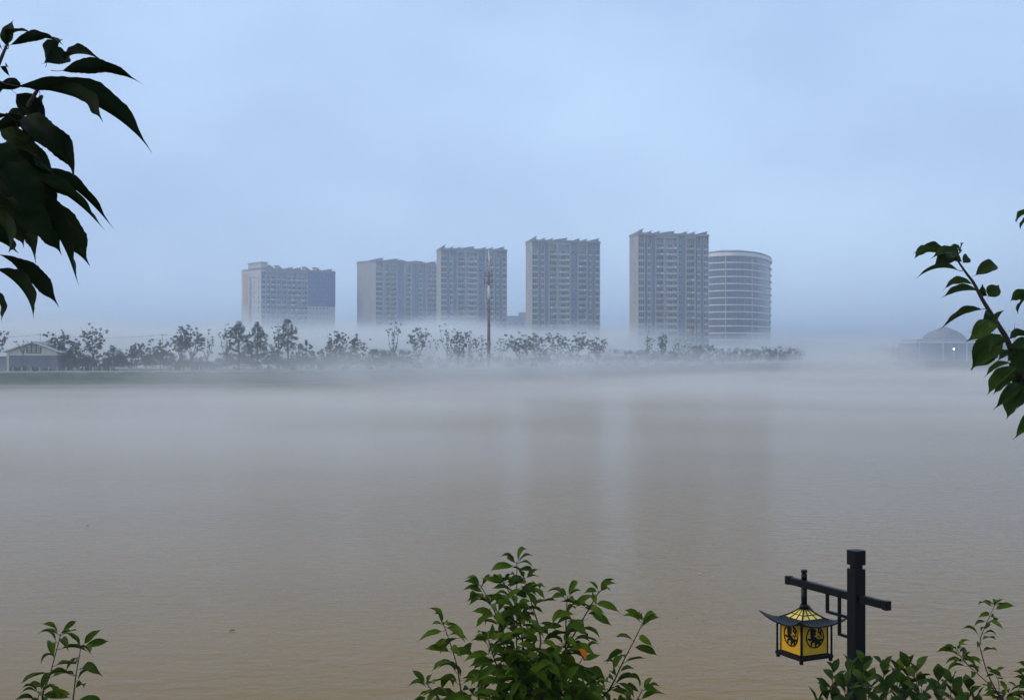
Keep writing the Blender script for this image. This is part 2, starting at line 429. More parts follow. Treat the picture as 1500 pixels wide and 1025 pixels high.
def tower_at(px, Y, yaw, label, name='apartment_tower'):
    p_ = at(px, HZ, Y)
    return empty(name, (p_.x, p_.y, 3.9), R(yaw), label, 'apartment tower')
SHEDS = [(.2, 2.2, 1.9, 1), (5.2, 1.6, .9, 1), (9.3, 1.6, .9, 1), (12.2, 6.2, 1.3, 1), (22.6, 2.4, 1.2, 1), (27.2, 1.8, 1.0, 1), (31.0, 4.4, 1.6, 1)]
TOWERS = [(935, 584, 15, 36, 12, 'tallest looking pale apartment tower, a red banner on one balcony, beside the rounded office block'),
          (779.5, 620, 15, 36, 12, 'pale apartment tower standing alone between wide gaps of open sky'),
          (646, 670, 15, 37, 12, 'pale apartment tower with the red and white mast in front of it')]
for k, (px, Y, yaw, W, D, lab) in enumerate(TOWERS):
    r = tower_at(px, Y, yaw, lab); H = 60.4
    facade(r, W, D, H, FRONT, m_wall)
    roof_sheds(r, W, D, H, SHEDS)
    if k == 0:
        mb = MB(); mb.box(-1.5, 1.5, 0, .06, 0, .8); mb.build('banner', m_red, r, (.742*W, -.24, 3.0*5+.1))
# the broad block behind, its front receding to the right
FR2 = [(0, .11, 'w'), (.11, .14, 'p'), (.14, .21, 'b'), (.21, .225, 'p'), (.225, .31, 'b'), (.31, .33, 'p'), (.33, .37, 'r'), (.37, .43, 'd'), (.43, .46, 'p'),
       (.46, .53, 'b'), (.53, .56, 'p'), (.56, .63, 'r'), (.63, .66, 'd'), (.66, .73, 'w'), (.73, .77, 'd'), (.77, .80, 'p'), (.80, .86, 'b'), (.86, .875, 'p'), (.875, .95, 'b'), (.95, 1, 'd')]
r = tower_at(550.5, 755, 42, 'broad pale apartment block partly hidden behind the tower with the mast')
facade(r, 50, 20, 60.2, FR2, m_wall)
roof_sheds(r, 50, 20, 60.2, [(-.1, 6.0, 1.8, 1), (8, 9, 2.0, 1), (20, 4, 1.0, -1), (27, 5, 1.2, 1), (35, 3, .9, -1), (41, 6, 1.6, 1)])
# the block with the blue safety net
FR1 = [(0, .055, 'w'), (.055, .07, 'p')]
xx = .07
for k in range(4): FR1 += [(xx, xx+.065, 'b'), (xx+.065, xx+.12, 'b'), (xx+.12, xx+.138, 'p')]; xx += .138
FR1 += [(xx, 1.0, 'n')]
FR1 = [c for c in FR1 if c[2] != 'n']
r = tower_at(383, 734, 38, 'long apartment block with orange stripe and blue netting on one end', 'apartment_block')
W1, D1, H1 = 50, 26, 54.0
facade(r, W1, D1, H1, FR1, m_recess, side_wins=False)
mb = MB(); mb.box(-.3, -.015, -.02, D1, 0, H1-.01); mb.box(-.3, 3.0, -.04, .2, H1-1.3, H1-.012); mb.build('pale_end_wall', m_wall2, r)
xn = xx*W1
mb = MB(); mb.box(xn, W1, .2, 1.5, 0, H1-.02); mb.build('end_wall', m_wall2, r)
mb = MB(); mb.box(xn+.02, W1+.12, .02, .12, H1-21, H1+1.0); mb.build('safety_net', m_net, r)
for f in range(4, 18):
    for c in range(6):
        x = xn + 1.4 + c*2.4; z = f*3.0
        if x > W1 - 1: continue
        if z < H1 - 23.5: win(r, 1.3, 1.5, (x, .08, z+.9), 0, 1)
        elif (f*7 + c*5) % 3: 
            link('putlog', MBs('putlog', .8, .5, .1, m_wall2), r, (x, -.1, z+.9))
# its left end wall: orange stripe, blue stripe, two columns of windows
mb = MB(); mb.box(-.42, -.32, D1-8.5, D1-2.5, H1-21, H1-1.5); mb.build('orange_stripe', m_orange, r)
mb = MB(); mb.box(-.42, -.32, D1-13.5, D1-10.5, 0, H1-4); mb.build('blue_stripe', m_blue, r)
for f in range(17):
    for yy in (D1*.12, D1*.34): win(r, 1.4, 1.5, (-.42, yy, f*3+1), -math.pi/2, 1)
    win(r, 1.6, 1.7, (-.54, D1-12, f*3+.9), -math.pi/2, 1)
mb = MB(); mb.box(-.6, 3.6, -.6, D1-9.5, H1+1.1, H1+4.2); mb.box(-1.2, 4.2, -1.2, D1-9, H1+4.2, H1+4.6); mb.build('stair_head', m_wall2, r)
roof_sheds(r, W1, D1, H1, [(6, 2.2, 2.0, -1), (11.5, 2.2, 2.0, -1), (16.5, 4.5, 1.4, 1), (22, 4.5, 1.4, 1), (30, 2.4, 2.0, -1), (37.5, 2.4, 1.9, -1), (42, 6, 1.4, 1)])

# rounded office block
r = tower_at(1083, 716, 0, 'rounded office block wrapped in white floor bands beside the tallest tower', 'office_block')
r['category'] = 'office block'
def oval(a, b, ang):
    e = 2/2.5; c, s = math.cos(ang), math.sin(ang)
    x = a*abs(c)**e*(1 if c > 0 else -1); y = b*abs(s)**e*(1 if s > 0 else -1)
    t_ = R(-20); return (x*math.cos(t_) - y*math.sin(t_), x*math.sin(t_) + y*math.cos(t_))
N = 48; A5, B5, FH5, NF5 = 16.5, 44.0, 3.85, 15
ring = lambda g_: [oval(A5+g_, B5+g_, 2*math.pi*k/N) for k in range(N)]
mb = MB(); mb.prism(ring(-.6), 0, NF5*FH5+.5); mb.build('core', m_blue, r)
for f in range(NF5+1):
    mb = MB(); mb.prism(ring(.25 if f < NF5 else .5), -.22, .34 if f < NF5 else 1.7); mb.build('floor_band', m_white, r, (0, 0, f*FH5))
mb = MB(); mb.prism(ring(.15), .0, .5); mb.build('parapet', m_wall2, r, (0, 0, NF5*FH5+2.2))
mb = MB(); mb.box(-6, 6, -36, -22, 0, 2.2); mb.build('penthouse', m_wall2, r, (-10, 6, NF5*FH5+1.7))
ang = [2*math.pi*(k+.5)/N for k in range(N)]
for k in range(N):
    p0 = Vector(oval(A5-.2, B5-.2, 2*math.pi*k/N)); p1 = Vector(oval(A5-.2, B5-.2, 2*math.pi*(k+1)/N))
    if (p0.y + p1.y)/2 > 4 or (p0-p1).length < .8: continue
    dv = p1 - p0; rz = math.atan2(dv.y, dv.x); mid = (p0+p1)/2
    if mid.x < 4 and k % 6 == 0:
        mb = MB(); mb.box(-.28, .28, -.55, .3, 0, NF5*FH5-.2); mb.build('pilaster', m_wall2, r).matrix_basis = Matrix.Translation((p0.x, p0.y, 0)) @ Matrix.Rotation(rz, 4, 'Z')
    for f in range(2, NF5):
        win(r, dv.length*.97, FH5-.60, (mid.x, mid.y, f*FH5+.35), rz, 2 if dv.length > 3 else 1, m_glass2, m_recess if k % 5 else m_wall2)

# low far buildings showing over the fog
def slab_building(px0, px1, ytop, Y, label, step=None):
    a = at(px0, ytop, Y); b = at(px1, ytop, Y); H = a.z - 3.9; W = b.x - a.x
    r = empty('distant_building', (a.x, Y, 3.9), 0, label, 'building')
    mb = MB(); mb.box(0, W, 0, 14, 0, H); mb.build('wall', m_recess, r)
    if step: mb = MB(); mb.box(W*step, W, 1, 12, H, H+3.2); mb.build('roof_block', m_recess, r)
    mb = MB(); mb.box(-.4, W*(step or 1)-.1 , -.4, 14.4, H, H+.6); mb.build('parapet', m_roofg, r)
    for c in range(max(2, int(W/4))):
        for f in range(int(H/3.3)):
            win(r, 2.0, 1.7, (2 + c*4, -.1, f*3.3+1), 0, 1)
slab_building(735, 790, 464, 860, 'flat grey building half lost in fog in the gap between two towers', .45)
slab_building(150, 300, 497, 470, 'long low grey building behind the bank trees near the house')

# ------------------------------------------------------------------ mast
px, Y = 716, 398
b0 = at(px, HZ, Y); r = empty('telecom_mast', (b0.x, Y, 3.9), 0, 'red and white telecom mast rising behind the bank trees', 'mast')
HM = at(px, 371, Y).z - 3.9
nb = 7
for k in range(nb):
    z0, z1 = HM*.84*k/nb, HM*.84*(k+1)/nb; ra = .58 - .22*k/nb; rb = .58 - .22*(k+1)/nb
    mb = MB(); mb.tube([(0, 0, z0), (0, 0, z1-.002)], [ra, rb], 12); mb.build('mast_section', m_mred if k % 2 == 0 or k < 4 else m_mwhite, r)
mb = MB(); mb.tube([(0, 0, HM*.84), (0, 0, HM*.96), (0, 0, HM+1.2)], [.30, .22, .05], 8); mb.build('mast_tip', m_mwhite, r)
for zz, rr in ((HM*.74, 1.25), (HM*.80, 1.15), (HM*.93, .9)):
    mb = MB(); mb.prism([(rr*math.cos(R(30*k)), rr*math.sin(R(30*k))) for k in range(12)], -.08, .08)
    for k in range(6):
        c_, s_ = rr*math.cos(R(60*k)), rr*math.sin(R(60*k)); mb.tube([(c_, s_, .08), (c_, s_, 1.0)], .05, 5)
    pl = mb.build('platform', m_dark, r, (0, 0, zz))
    for k in range(3):
        c_, s_ = (rr+.15)*math.cos(R(120*k-80)), (rr+.15)*math.sin(R(120*k-80))
        mb = MB(); mb.box(c_-.16, c_+.16, s_-.1, s_+.1, -.3, 1.5); mb.build('antenna', m_mwhite if zz > HM*.9 else m_dark, pl)

# ------------------------------------------------------------------ gabled house on the far bank
Y = 320; p0 = at(8, HZ, Y); p1 = at(88, HZ, Y); W = p1.x - p0.x; zb = 3.96
r = empty('gabled_house', (p0.x, Y, zb), R(3), 'cream gabled house with blue grey lower wall and dark lattice window', 'house')
ze = at(0, 514.5, Y).z - zb; zr = at(0, 501.5, Y).z - zb; zm = at(0, 520.5, Y).z - zb; Dp = 12
def gab(mb, x0, x1, z0, ze_, zr_, y0, y1):
    mb.prism([(x0, z0), (x1, z0), (x1, ze_), ((x0+x1)/2, zr_), (x0, ze_)], y0, y1, 0, Matrix(((1,0,0,0),(0,0,1,0),(0,1,0,0),(0,0,0,1))))
mb = MB(); gab(mb, .9, W-.9, zm, ze-.1, zr-.35, 0, Dp); mb.build('gable_wall', m_cream, r)
mb = MB(); mb.box(.9, W-.9, -.05, Dp, 0, zm-.005); mb.build('lower_wall', m_bwall, r)
mb = MB(); mb.box(.4, .95, -.3, .25, 0, ze-.2); mb.build('corner_column', m_cream, r)
for s in (0, 1):
    mb = MB(); xa, xb_ = (-.5, W/2) if s == 0 else (W/2, W+.4)
    za, zb_ = (ze-.35, zr) if s == 0 else (zr, ze-.35)
    v = [(xa, -1.1, za), (xb_, -1.1, zb_), (xb_, Dp+1, zb_), (xa, Dp+1, za)]
    mb.v = v + [(a, b, c+.32) for a, b, c in v]
    for q in ((0,3,2,1),(4,5,6,7),(0,1,5,4),(1,2,6,5),(2,3,7,6),(3,0,4,7)): mb.face(q, 1 if q == (4,5,6,7) else 0)
    mb.build('roof_slope', [m_white, m_roofg], r)
zl0, zl1 = at(0, 516.5, Y).z - zb, at(0, 505, Y).z - zb; xl0, xl1 = at(39, 0, Y).x - p0.x, at(59, 0, Y).x - p0.x
lat = empty('lattice_window', (0, 0, 0)); lat.parent = r
for k in range(4):
    x = xl0 + (xl1-xl0)*k/3; mb = MB(); mb.box(x-.11, x+.11, -.16, -.02, zl0, zl1 - (.55 if k in (0, 3) else 0)); mb.build('bar', m_dark, lat)
for k in range(4):
    z = zl0 + (zl1-.2-zl0)*k/3; e = .9 if k == 3 else 0; mb = MB(); mb.box(xl0+e, xl1-e, -.20, -.165, z-.1, z+.1); mb.build('bar', m_dark, lat)
mb = MB(); mb.box(xl0+1.3, xl1-1.3, -.015, -.004, zl0+.5, zl0+1.3); mb.build('pane', m_white, lat)
mb = MB(); mb.box(-9, .2, 5, Dp, 0, ze-1.6); mb.build('side_wing', m_recess, r)
mb = MB(); mb.box(-9.4, .0, 4.4, Dp+.4, ze-1.6, ze-1.25); mb.build('wing_roof', m_roofg, r)

# utility poles and their wires
def upole(px, ytop, Y, label):
    b = at(px, ytop, Y); r = empty('utility_pole', (b.x, Y, 3.95), 0, label, 'utility pole')
    h = b.z - 3.95
    mb = MB(); mb.tube([(0, 0, 0), (0, 0, h)], [.16, .1], 8); mb.build('post', m_dstone, r)
    mb = MB(); mb.box(-.9, .9, -.06, .06, h-.7, h-.55); mb.build('crossarm', m_dark, r)
    return Vector((b.x, Y, b.z - .5))
wp = [upole(-60, 486, 372, 'utility pole at the edge beyond the house'), upole(59, 487, 372, 'utility pole behind the gabled house roof'),
      upole(238, 488, 385, 'utility pole among the bank trees with wires'), upole(520, 489, 440, 'utility pole rising from fog before the broad block')]
mb = MB()
for a, b in zip(wp, wp[1:]):
    for dx in (-.8, .8):
        mb.tube([a.lerp(b, k/8) + Vector((dx, 0, -1.6*(1-(k/4-1)**2)*.6)) for k in range(9)], .035, 4)
tag(mb.build('overhead_wires', m_dark), 'thin dark wires strung between the utility poles', 'wires')

# ------------------------------------------------------------------ the hall on the far right shore
Y = 760; a = at(1343, 500.5, Y); b = at(1478, 500.5, Y); W = b.x - a.x; z0 = 3.3; H = a.z - z0
r = empty('domed_hall', (a.x, Y, z0), 0, 'low grey hall with a stepped dome roof on the far right shore', 'hall')
mb = MB(); mb.box(0, W, 0, 34, 0, H-.7); mb.build('wall', m_blue, r)
mb = MB(); mb.box(-.6, W+.6, -.6, 34.6, H-.7, H); mb.build('eave_band', m_white, r)
mb = MB(); mb.box(.8, W-.8, .8, 33, H, H+1.7); mb.build('upper_storey', m_recess, r)
xc = at(1397, 0, Y).x - a.x
for k in range(8):
    rr = 13.0*math.cos(R(k*11)) ; zz = H + 1.7 + k*.95
    mb = MB(); mb.prism([(xc + rr*math.cos(R(15*j)), 17 + rr*math.sin(R(15*j))) for j in range(24)], zz, zz+.70)
    rr -= .8; mb.prism([(xc + rr*math.cos(R(15*j)), 17 + rr*math.sin(R(15*j))) for j in range(24)], zz+.70, zz+.95)
    mb.build('dome_tier', m_recess, r)
for k in range(12):
    x = 1.5 + k*(W-3)/11; mb = MB(); mb.box(x-.25, x+.25, -.25, -.02, 0, H-.72); mb.build('pilaster', m_recess if k % 3 else m_white, r)
lb = at(1397, 511, 738); r = empty('flood_lamp', (lb.x, 738, 3.3), 0, 'lit white flood lamp on a post before the domed hall', 'lamp')
h = lb.z - 3.3
mb = MB(); mb.tube([(0, 0, 0), (0, 0, h-.5)], .14, 8); mb.build('post', m_mwhite, r)
mb = MB(); mb.tube([(0, -.05, h), (0, -.35, h)], [.42, .62], 12); mb.build('lamp_head', m_dark, r)
mb = MB(); mb.tube([(0, -.36, h), (0, -.42, h)], [.48, .44], 12); mb.build('lamp_glass', emit('lit_lamp', (1, .98, .92), 22), r)
for px, yt, lab in ((1309, 503, 'thin dark mooring pole on the far shore, the shorter of two'), (1317.5, 502, 'thin dark mooring pole on the far shore, the taller of two')):
    q = at(px, yt, 705); r = empty('mooring_pole', (q.x, 705, 0), 0, lab, 'pole')
    mb = MB(); mb.tube([(0, 0, -1), (0, 0, q.z)], [.34, .2], 8); mb.build('post', m_dark, r)
    mb = MB(); mb.box(-.2, 2.2, -.5, .5, 1.2, 3.0); mb.build('landing', m_dark, r)
q = at(1486, 473, 800); r = empty('crane', (q.x, 800, 3.4), 0, 'faint tower crane with a long level jib beyond the hall', 'crane')
h = q.z - 3.4; zj = at(0, 487, 800).z - 3.4
mb = MB()
for dx in (-.6, .6):
    for dy in (-.6, .6): mb.tube([(dx, dy, 0), (dx, dy, zj+1)], .12, 4)
for k in range(int(zj/1.6)):
    mb.tube([(-.6, -.6, k*1.6), (.6, -.6, k*1.6+1.6)], .07, 4); mb.tube([(.6, .6, k*1.6), (-.6, .6, k*1.6+1.6)], .07, 4)
mb.tube([(0, 0, zj+1), (0, 0, h)], [.5, .12], 5); mb.build('crane_tower', m_mred, r)
mb = MB()
for dz, dy in ((0, -.5), (0, .5), (1.1, 0)): mb.tube([(-30, dy, zj+dz), (12, dy, zj+dz)], .09, 4)
for k in range(28): mb.tube([(-30+k*1.5, -.5, zj), (-29.3+k*1.5, 0, zj+1.1)], .05, 4); mb.tube([(-29.3+k*1.5, 0, zj+1.1), (-28.5+k*1.5, .5, zj)], .05, 4)
mb.build('jib', m_mred, r)

# ------------------------------------------------------------------ trees of the far bank
def leaf_cloud(mb, c, rad, n, size, rng, flat=1.0):
    for _ in range(int(n*2.3)):
        while True:
            p_ = Vector((rng.uniform(-1, 1), rng.uniform(-1, 1), rng.uniform(-1, 1)))
            if p_.length <= 1: break
        p_ = p_ * (0.55 + 0.45*rng.random())
        q = c + Vector((p_.x*rad, p_.y*rad, p_.z*rad*flat))
        u = Vector((rng.gauss(0, 1), rng.gauss(0, 1), rng.gauss(0, 1))).normalized()
        v = u.cross(Vector((rng.gauss(0, 1), rng.gauss(0, 1), rng.gauss(0, 1)))).normalized()
        s = size*rng.uniform(.45, 1.0); b = len(mb.v)
        mb.v += [tuple(q - u*s), tuple(q + v*s*.45), tuple(q + u*s), tuple(q - v*s*.45)]
        mb.face((b, b+1, b+2, b+3))

def far_tree(name, px, ytop, kind, wpx, back=6.0, label='', group=None, cat='tree', mi=0, seed=0):
    rng = random.Random(seed*131 + int(px))
    Y = bankY(px) + 10 + back; q = at(px, ytop, Y); h = q.z - 3.95; wr = wpx/2/F*Y*(1.0 if kind in ('flat', 'bush') else 1.25)
    r = empty(name, (q.x, Y, 3.95), rng.uniform(0, 6.28), label, cat, group)
    tr, cr_ = MB(), MB(); th = max(.10, h*.014)
    if kind in ('umbrella', 'sparse'):
        fork = h*rng.uniform(.26, .36); lean = Vector((rng.uniform(-.3, .3), rng.uniform(-.3, .3), 0)); um = kind == 'umbrella'
        tr.tube([(0, 0, -.2), tuple(lean*.5 + Vector((0, 0, fork*.5))), tuple(lean + Vector((0, 0, fork)))], [th*1.5, th*1.15, th], 7)
        nl = rng.randint(8, 11) if um else rng.randint(5, 7)
        for k in range(nl):
            az = 6.28*k/nl + rng.uniform(-.4, .4); rr = wr*rng.uniform(.35, 1.0); zt = h*rng.uniform(.72, .97)
            if k == 0: rr *= .15; zt = h*.97
            a_ = lean + Vector((0, 0, fork*rng.uniform(.75, 1.0))); e = Vector((rr*math.cos(az), rr*math.sin(az), zt))
            m_ = a_.lerp(e, .5) + Vector((math.cos(az), math.sin(az), 0))*rr*.16 - Vector((0, 0, h*.03))
            tr.tube([a_, m_, e], [th*.55, th*.36, th*.14], 5)
            for j in range(9 if um else 6):
                t_ = rng.uniform(.25, 1.05)**.7; p_ = a_.lerp(m_, t_*2) if t_ < .5 else m_.lerp(e, t_*2 - 1)
                s_ = p_ + Vector((rng.gauss(0, 1), rng.gauss(0, 1), rng.gauss(.25, .7)))*(wr*.17)
                tr.tube([p_, s_], [th*.14, th*.05], 3, cap=False)
                leaf_cloud(cr_, s_, wr*rng.uniform(.09, .20), 26 if um else 15, .19, rng, .8)
    elif kind == 'cone':
        tr.tube([(0, 0, -.2), (0, 0, h*.5), (0, 0, h*.97)], [th*1.4, th, th*.2], 7)
        for k in range(120):
            zf = rng.uniform(.14, 1.0); env = wr*1.1*min(1, (1.06 - zf)*1.45)**.9
            az = rng.uniform(0, 6.28); rr = env*rng.uniform(.2, 1.0)**.7*(1.25 if rng.random() < .12 else 1)
            c = Vector((rr*math.cos(az), rr*math.sin(az), h*zf))
            tr.tube([(0, 0, h*zf*.86), tuple(c)], [th*.2, th*.05], 3, cap=False)
            leaf_cloud(cr_, c, wr*rng.uniform(.10, .20), 30, .20, rng, .9)
        for k in range(7):
            az = rng.uniform(0, 6.28); rr = wr*rng.uniform(.1, .7); zt = h*(1.0 - .35*rr/wr)
            for j in range(5): leaf_cloud(cr_, Vector((rr*math.cos(az), rr*math.sin(az), zt - j*.35)), .16 + .05*j, 10, .15, rng)
    elif kind == 'round':
        tr.tube([(0, 0, -.2), (0, 0, h*.55)], [th*1.4, th*.8], 7)
        for k in range(62):
            d_ = Vector((rng.gauss(0, 1), rng.gauss(0, 1), rng.gauss(0, 1))).normalized()*rng.uniform(.25, 1.0)**.6*rng.uniform(.8, 1.12)
            c = Vector((d_.x*wr*.9, d_.y*wr*.9, h*.55 + d_.z*h*.42))
            tr.tube([(0, 0, h*.4), tuple(c)], [th*.25, th*.06], 3, cap=False)
            leaf_cloud(cr_, c, max(.3, wr*rng.uniform(.10, .22)), 28, .20, rng, .85)
    elif kind == 'flat':
        fork = h*.45
        tr.tube([(0, 0, -.2), (0, 0, fork)], [th*1.5, th], 7)
        for k in range(9):
            az = 6.28*k/9 + rng.uniform(-.3, .3); rr = wr*rng.uniform(.4, .95)
            e = Vector((rr*math.cos(az), rr*math.sin(az), h*rng.uniform(.80, .92)))
            tr.tube([(0, 0, fork), tuple(Vector((e.x*.5, e.y*.5, h*.68))), tuple(e)], [th*.6, th*.4, th*.15], 5)
            for j in range(3):
                leaf_cloud(cr_, e + Vector((rng.gauss(0, 1)*wr*.2, rng.gauss(0, 1)*wr*.2, rng.uniform(-.4, .3))), wr*rng.uniform(.2, .32), 50, .24, rng, .55)
    elif kind == 'bare':
        tr.tube([(0, 0, -.2), (.1, 0, h*.55)], [th*1.7, th*1.3], 7)
        for k in range(5):
            az = 1.25*k; tr.tube([(.1, 0, h*.55), (wr*.5*math.cos(az), wr*.5*math.sin(az), h*.8), (wr*math.cos(az), wr*math.sin(az), h*rng.uniform(.86, 1))], [th*.8, th*.6, th*.4], 5)
        for k in range(5): leaf_cloud(cr_, Vector((wr*math.cos(1.25*k), wr*math.sin(1.25*k), h*.93)), .3, 12, .14, rng)
    elif kind == 'bush':
        for k in range(7): tr.tube([(0, 0, -.1), (rng.uniform(-.6, .6)*wr, rng.uniform(-.6, .6)*wr, h*rng.uniform(.5, .85))], [.06, .02], 4, cap=False)
        for k in range(max(8, int(wr*9))):
            az = rng.uniform(0, 6.28); rr = wr*math.sqrt(rng.random())*.9; zz = h*rng.uniform(.12, 1.0)*(1 - .55*(rr/wr)**2)
            leaf_cloud(cr_, Vector((rr*math.cos(az), rr*math.sin(az), zz*.9)), min(.7, h*.28), 44, .18, rng)
    tr.build('trunk' if kind != 'bush' else 'stems', m_bark, r)
    cr_.build('crown' if kind != 'bush' else 'foliage', m_fol[mi], r)
    return r

TREES = [  # px, top row, kind, width px, distance behind the kerb, label, material, group
 (-2, 481, 'umbrella', 26, 5, 'leafy tree half out of sight at the side of the gabled house', 1, None),
 (33, 497, 'bare', 20, 1, 'lopped bare tree in front of the gabled house', 0, None),
 (84, 482, 'umbrella', 26, 6, 'slim leafy tree touching the gabled house eave', 0, None),
 (104, 486, 'round', 36, 9, 'rounded dark tree next to the gabled house', 1, None),
 (135, 476, 'umbrella', 32, 7, 'tallest leafy tree of the clump beside the gabled house', 0, None),
 (120, 506, 'round', 56, 12, 'low wide dark tree under the clump by the house', 1, None),
 (168, 505, 'round', 44, 16, 'low dark tree in front of the long low building', 1, None),
 (200, 503, 'umbrella', 26, 18, 'small tufted tree before the long low building', 1, None),
 (235, 501, 'umbrella', 30, 14, 'tufted tree at the end of the long low building', 1, None),
 (265, 482, 'umbrella', 26, 4, 'loose vase shaped tree, first of the three pruned trees', 0, None),
 (281, 476, 'umbrella', 30, 5, 'densest vase shaped tree, middle of the three pruned trees', 1, None),
 (305, 483, 'sparse', 25, 4, 'thin crowned vase shaped tree, last of the three pruned trees', 0, None),
 (331, 472, 'sparse', 18, 5, 'narrow tree with a tuft on top beside the bushy cones', 0, None),
 (350, 472, 'cone', 40, 4, 'dense bushy cone shaped tree before the netted block', 2, None),
 (377, 473, 'cone', 38, 5, 'dense cone shaped tree under the orange striped end wall', 2, None),
 (408, 471, 'sparse', 16, 4, 'slender upright tree leaning on the dark cone', 1, None),
 (422, 467, 'cone', 38, 6, 'tallest dark cone shaped tree before the netted block', 2, None),
 (450, 498, 'round', 26, 3, 'small round headed tree at the foot of the netted block', 1, None),
 (478, 501, 'round', 28, 6, 'small round headed tree beside the flat topped tree', 1, None),
 (494, 484, 'umbrella', 26, 4, 'flat topped pruned tree in the gap between the two left blocks', 0, None),
 (523, 491, 'umbrella', 26, 4, 'pruned tree below the plain end wall of the broad block', 0, None),
 (510, 508, 'round', 40, 3, 'low dense tree at the foot of the broad block', 1, None),
 (556, 509, 'round', 44, 4, 'low dense tree under the tall thin tree', 1, None),
 (578, 472, 'sparse', 24, 8, 'tall thin tree before the broad block', 0, None),
 (590, 507, 'round', 50, 4, 'wide low dense tree before the broad block', 1, None),
 (612, 479, 'umbrella', 32, 8, 'pale vase shaped tree where the broad block meets the tower', 2, None),
 (632, 488, 'sparse', 24, 26, 'faint thin tree deep in the fog', 0, 'faint fog trees'),
 (655, 477, 'sparse', 20, 14, 'thin tree next to the dark tufted tree', 0, None),
 (672, 482, 'umbrella', 26, 4, 'dark tufted pruned tree left beside the mast', 1, None),
 (690, 494, 'sparse', 24, 30, 'faint thin tree deep in the fog', 0, 'faint fog trees'),
 (706, 487, 'sparse', 24, 8, 'thin forked tree touching the mast', 0, None),
 (735, 496, 'sparse', 24, 26, 'faint thin tree deep in the fog', 0, 'faint fog trees'),
 (762, 488, 'umbrella', 36, 7, 'broad pale pruned tree before the lone tower', 2, None),
 (786, 490, 'umbrella', 30, 9, 'pale pruned tree joined to its broad neighbour', 2, None),
 (797, 511, 'round', 24, 3, 'small round tree between the pruned trees', 1, None),
 (817, 489, 'umbrella', 24, 4, 'upright pruned tree under the lone tower', 0, None),
 (845, 490, 'umbrella', 28, 4, 'open crowned pruned tree under the lone tower', 0, None),
 (874, 495, 'umbrella', 30, 5, 'dense pruned tree at the corner of the lone tower', 1, None),
 (905, 508, 'round', 60, 6, 'wide low tree mass in the gap before the red banner tower', 1, None),
 (940, 509, 'round', 50, 7, 'wide low tree mass under the red banner tower corner', 1, None),
 (950, 483, 'sparse', 14, 8, 'very slim tall tree before the red banner tower', 1, None),
 (972, 489, 'umbrella', 14, 8, 'narrow upright tree before the red banner tower', 1, None),
 (991, 498, 'sparse', 14, 8, 'small thin tree under the red banner tower', 1, None),
 (1005, 502, 'sparse', 14, 8, 'smallest thin tree under the red banner tower', 1, None),
 (975, 511, 'round', 44, 8, 'low round tree among the thin trees', 1, None),
 (1008, 514, 'round', 34, 6, 'lowest round tree among the thin trees', 1, None),
 (1022, 505, 'umbrella', 22, 6, 'open vase shaped tree starting the row below the office block', 1, 'round crowned tree row'),
 (1038, 501, 'round', 22, 6, 'darkest and tallest round crowned tree in the row below the office block', 1, 'round crowned tree row')]
for px, yt, wp_ in ((1060, 508, 26), (1080, 507, 26), (1100, 507, 24), (1122, 506, 28), (1142, 505, 28), (1164, 508, 26)):
    TREES.append((px, yt + 1, 'round', wp_*1.15, 6 + px % 7, 'soft round crowned tree in the row below the office block', 1, 'round crowned tree row'))
for i, (px, yt, k, wpx, back, lab, mi, grp) in enumerate(TREES):
    far_tree('bank_tree', px, yt, k, wpx, back, lab, grp or 'trees on the far bank', 'tree', mi, i)
rng = random.Random(5)
for i, px in enumerate([18, 32, 50, 70, 128, 160, 262, 292, 345, 395, 430, 470, 505, 540, 575, 612, 650, 690, 745, 780, 812, 850, 890, 930, 965, 1000, 1040]):
    Y = bankY(px) + 12
    far_tree('clipped_shrub', px, 516 + (4.85 - rng.uniform(1.1, 2.0))*F/Y, 'bush', rng.uniform(9, 15), 1.6, 'low clipped dark shrub on the promenade edge of the far bank', 'shrubs along the promenade', 'shrub', 1, i)
# undergrowth filling the strip behind the trees
rng = random.Random(12); mb = MB()
for k in range(1800):
    px = rng.uniform(90, 1175); back = rng.uniform(6, 24); Y = bankY(px) + 10 + back; q = at(px, HZ, Y)
    hh = (2.6 + 2.6*math.sin(px*.021)**2 + 1.8*math.sin(px*.057 + 1)**2)*rng.uniform(.4, 1.1)
    leaf_cloud(mb, Vector((q.x, Y, 4 + hh*rng.uniform(.3, .9))), 1.1, 22, .28, rng, .8)
tag(mb.build('undergrowth', m_fol[1]), 'dark low undergrowth massed behind the bank trees', 'undergrowth', kind='stuff')
# far-off wood closing the river to the right
rng = random.Random(11); mb = MB()
for k in range(150):
    px = rng.uniform(1165, 1345); Y = rng.uniform(900, 1080); q = at(px, HZ, Y)
    for j in range(3): leaf_cloud(mb, Vector((q.x + rng.uniform(-3, 3), Y, 3.5 + rng.uniform(1, 7))), 3.2, 22, .9, rng)
tag(mb.build('distant_wood', m_fol[1]), 'faint low wood where the river bends away in fog', 'wood', kind='stuff')
# low posts of the promenade railing
pm = None
for px in range(6, 1150, 13):
    Y = bankY(px) + 10.6; q = at(px, HZ, Y)
    if pm is None:
        mb = MB(); mb.box(-.13, .13, -.13, .13, 0, .95); mb.box(-.18, .18, -.18, .18, .95, 1.1); pm = mb.mesh('railing_post', m_stone)
    tag(link('railing_post', pm, None, (q.x, Y, 4.0)), 'short pale stone post along the promenade of the far bank', 'post', 'promenade posts')

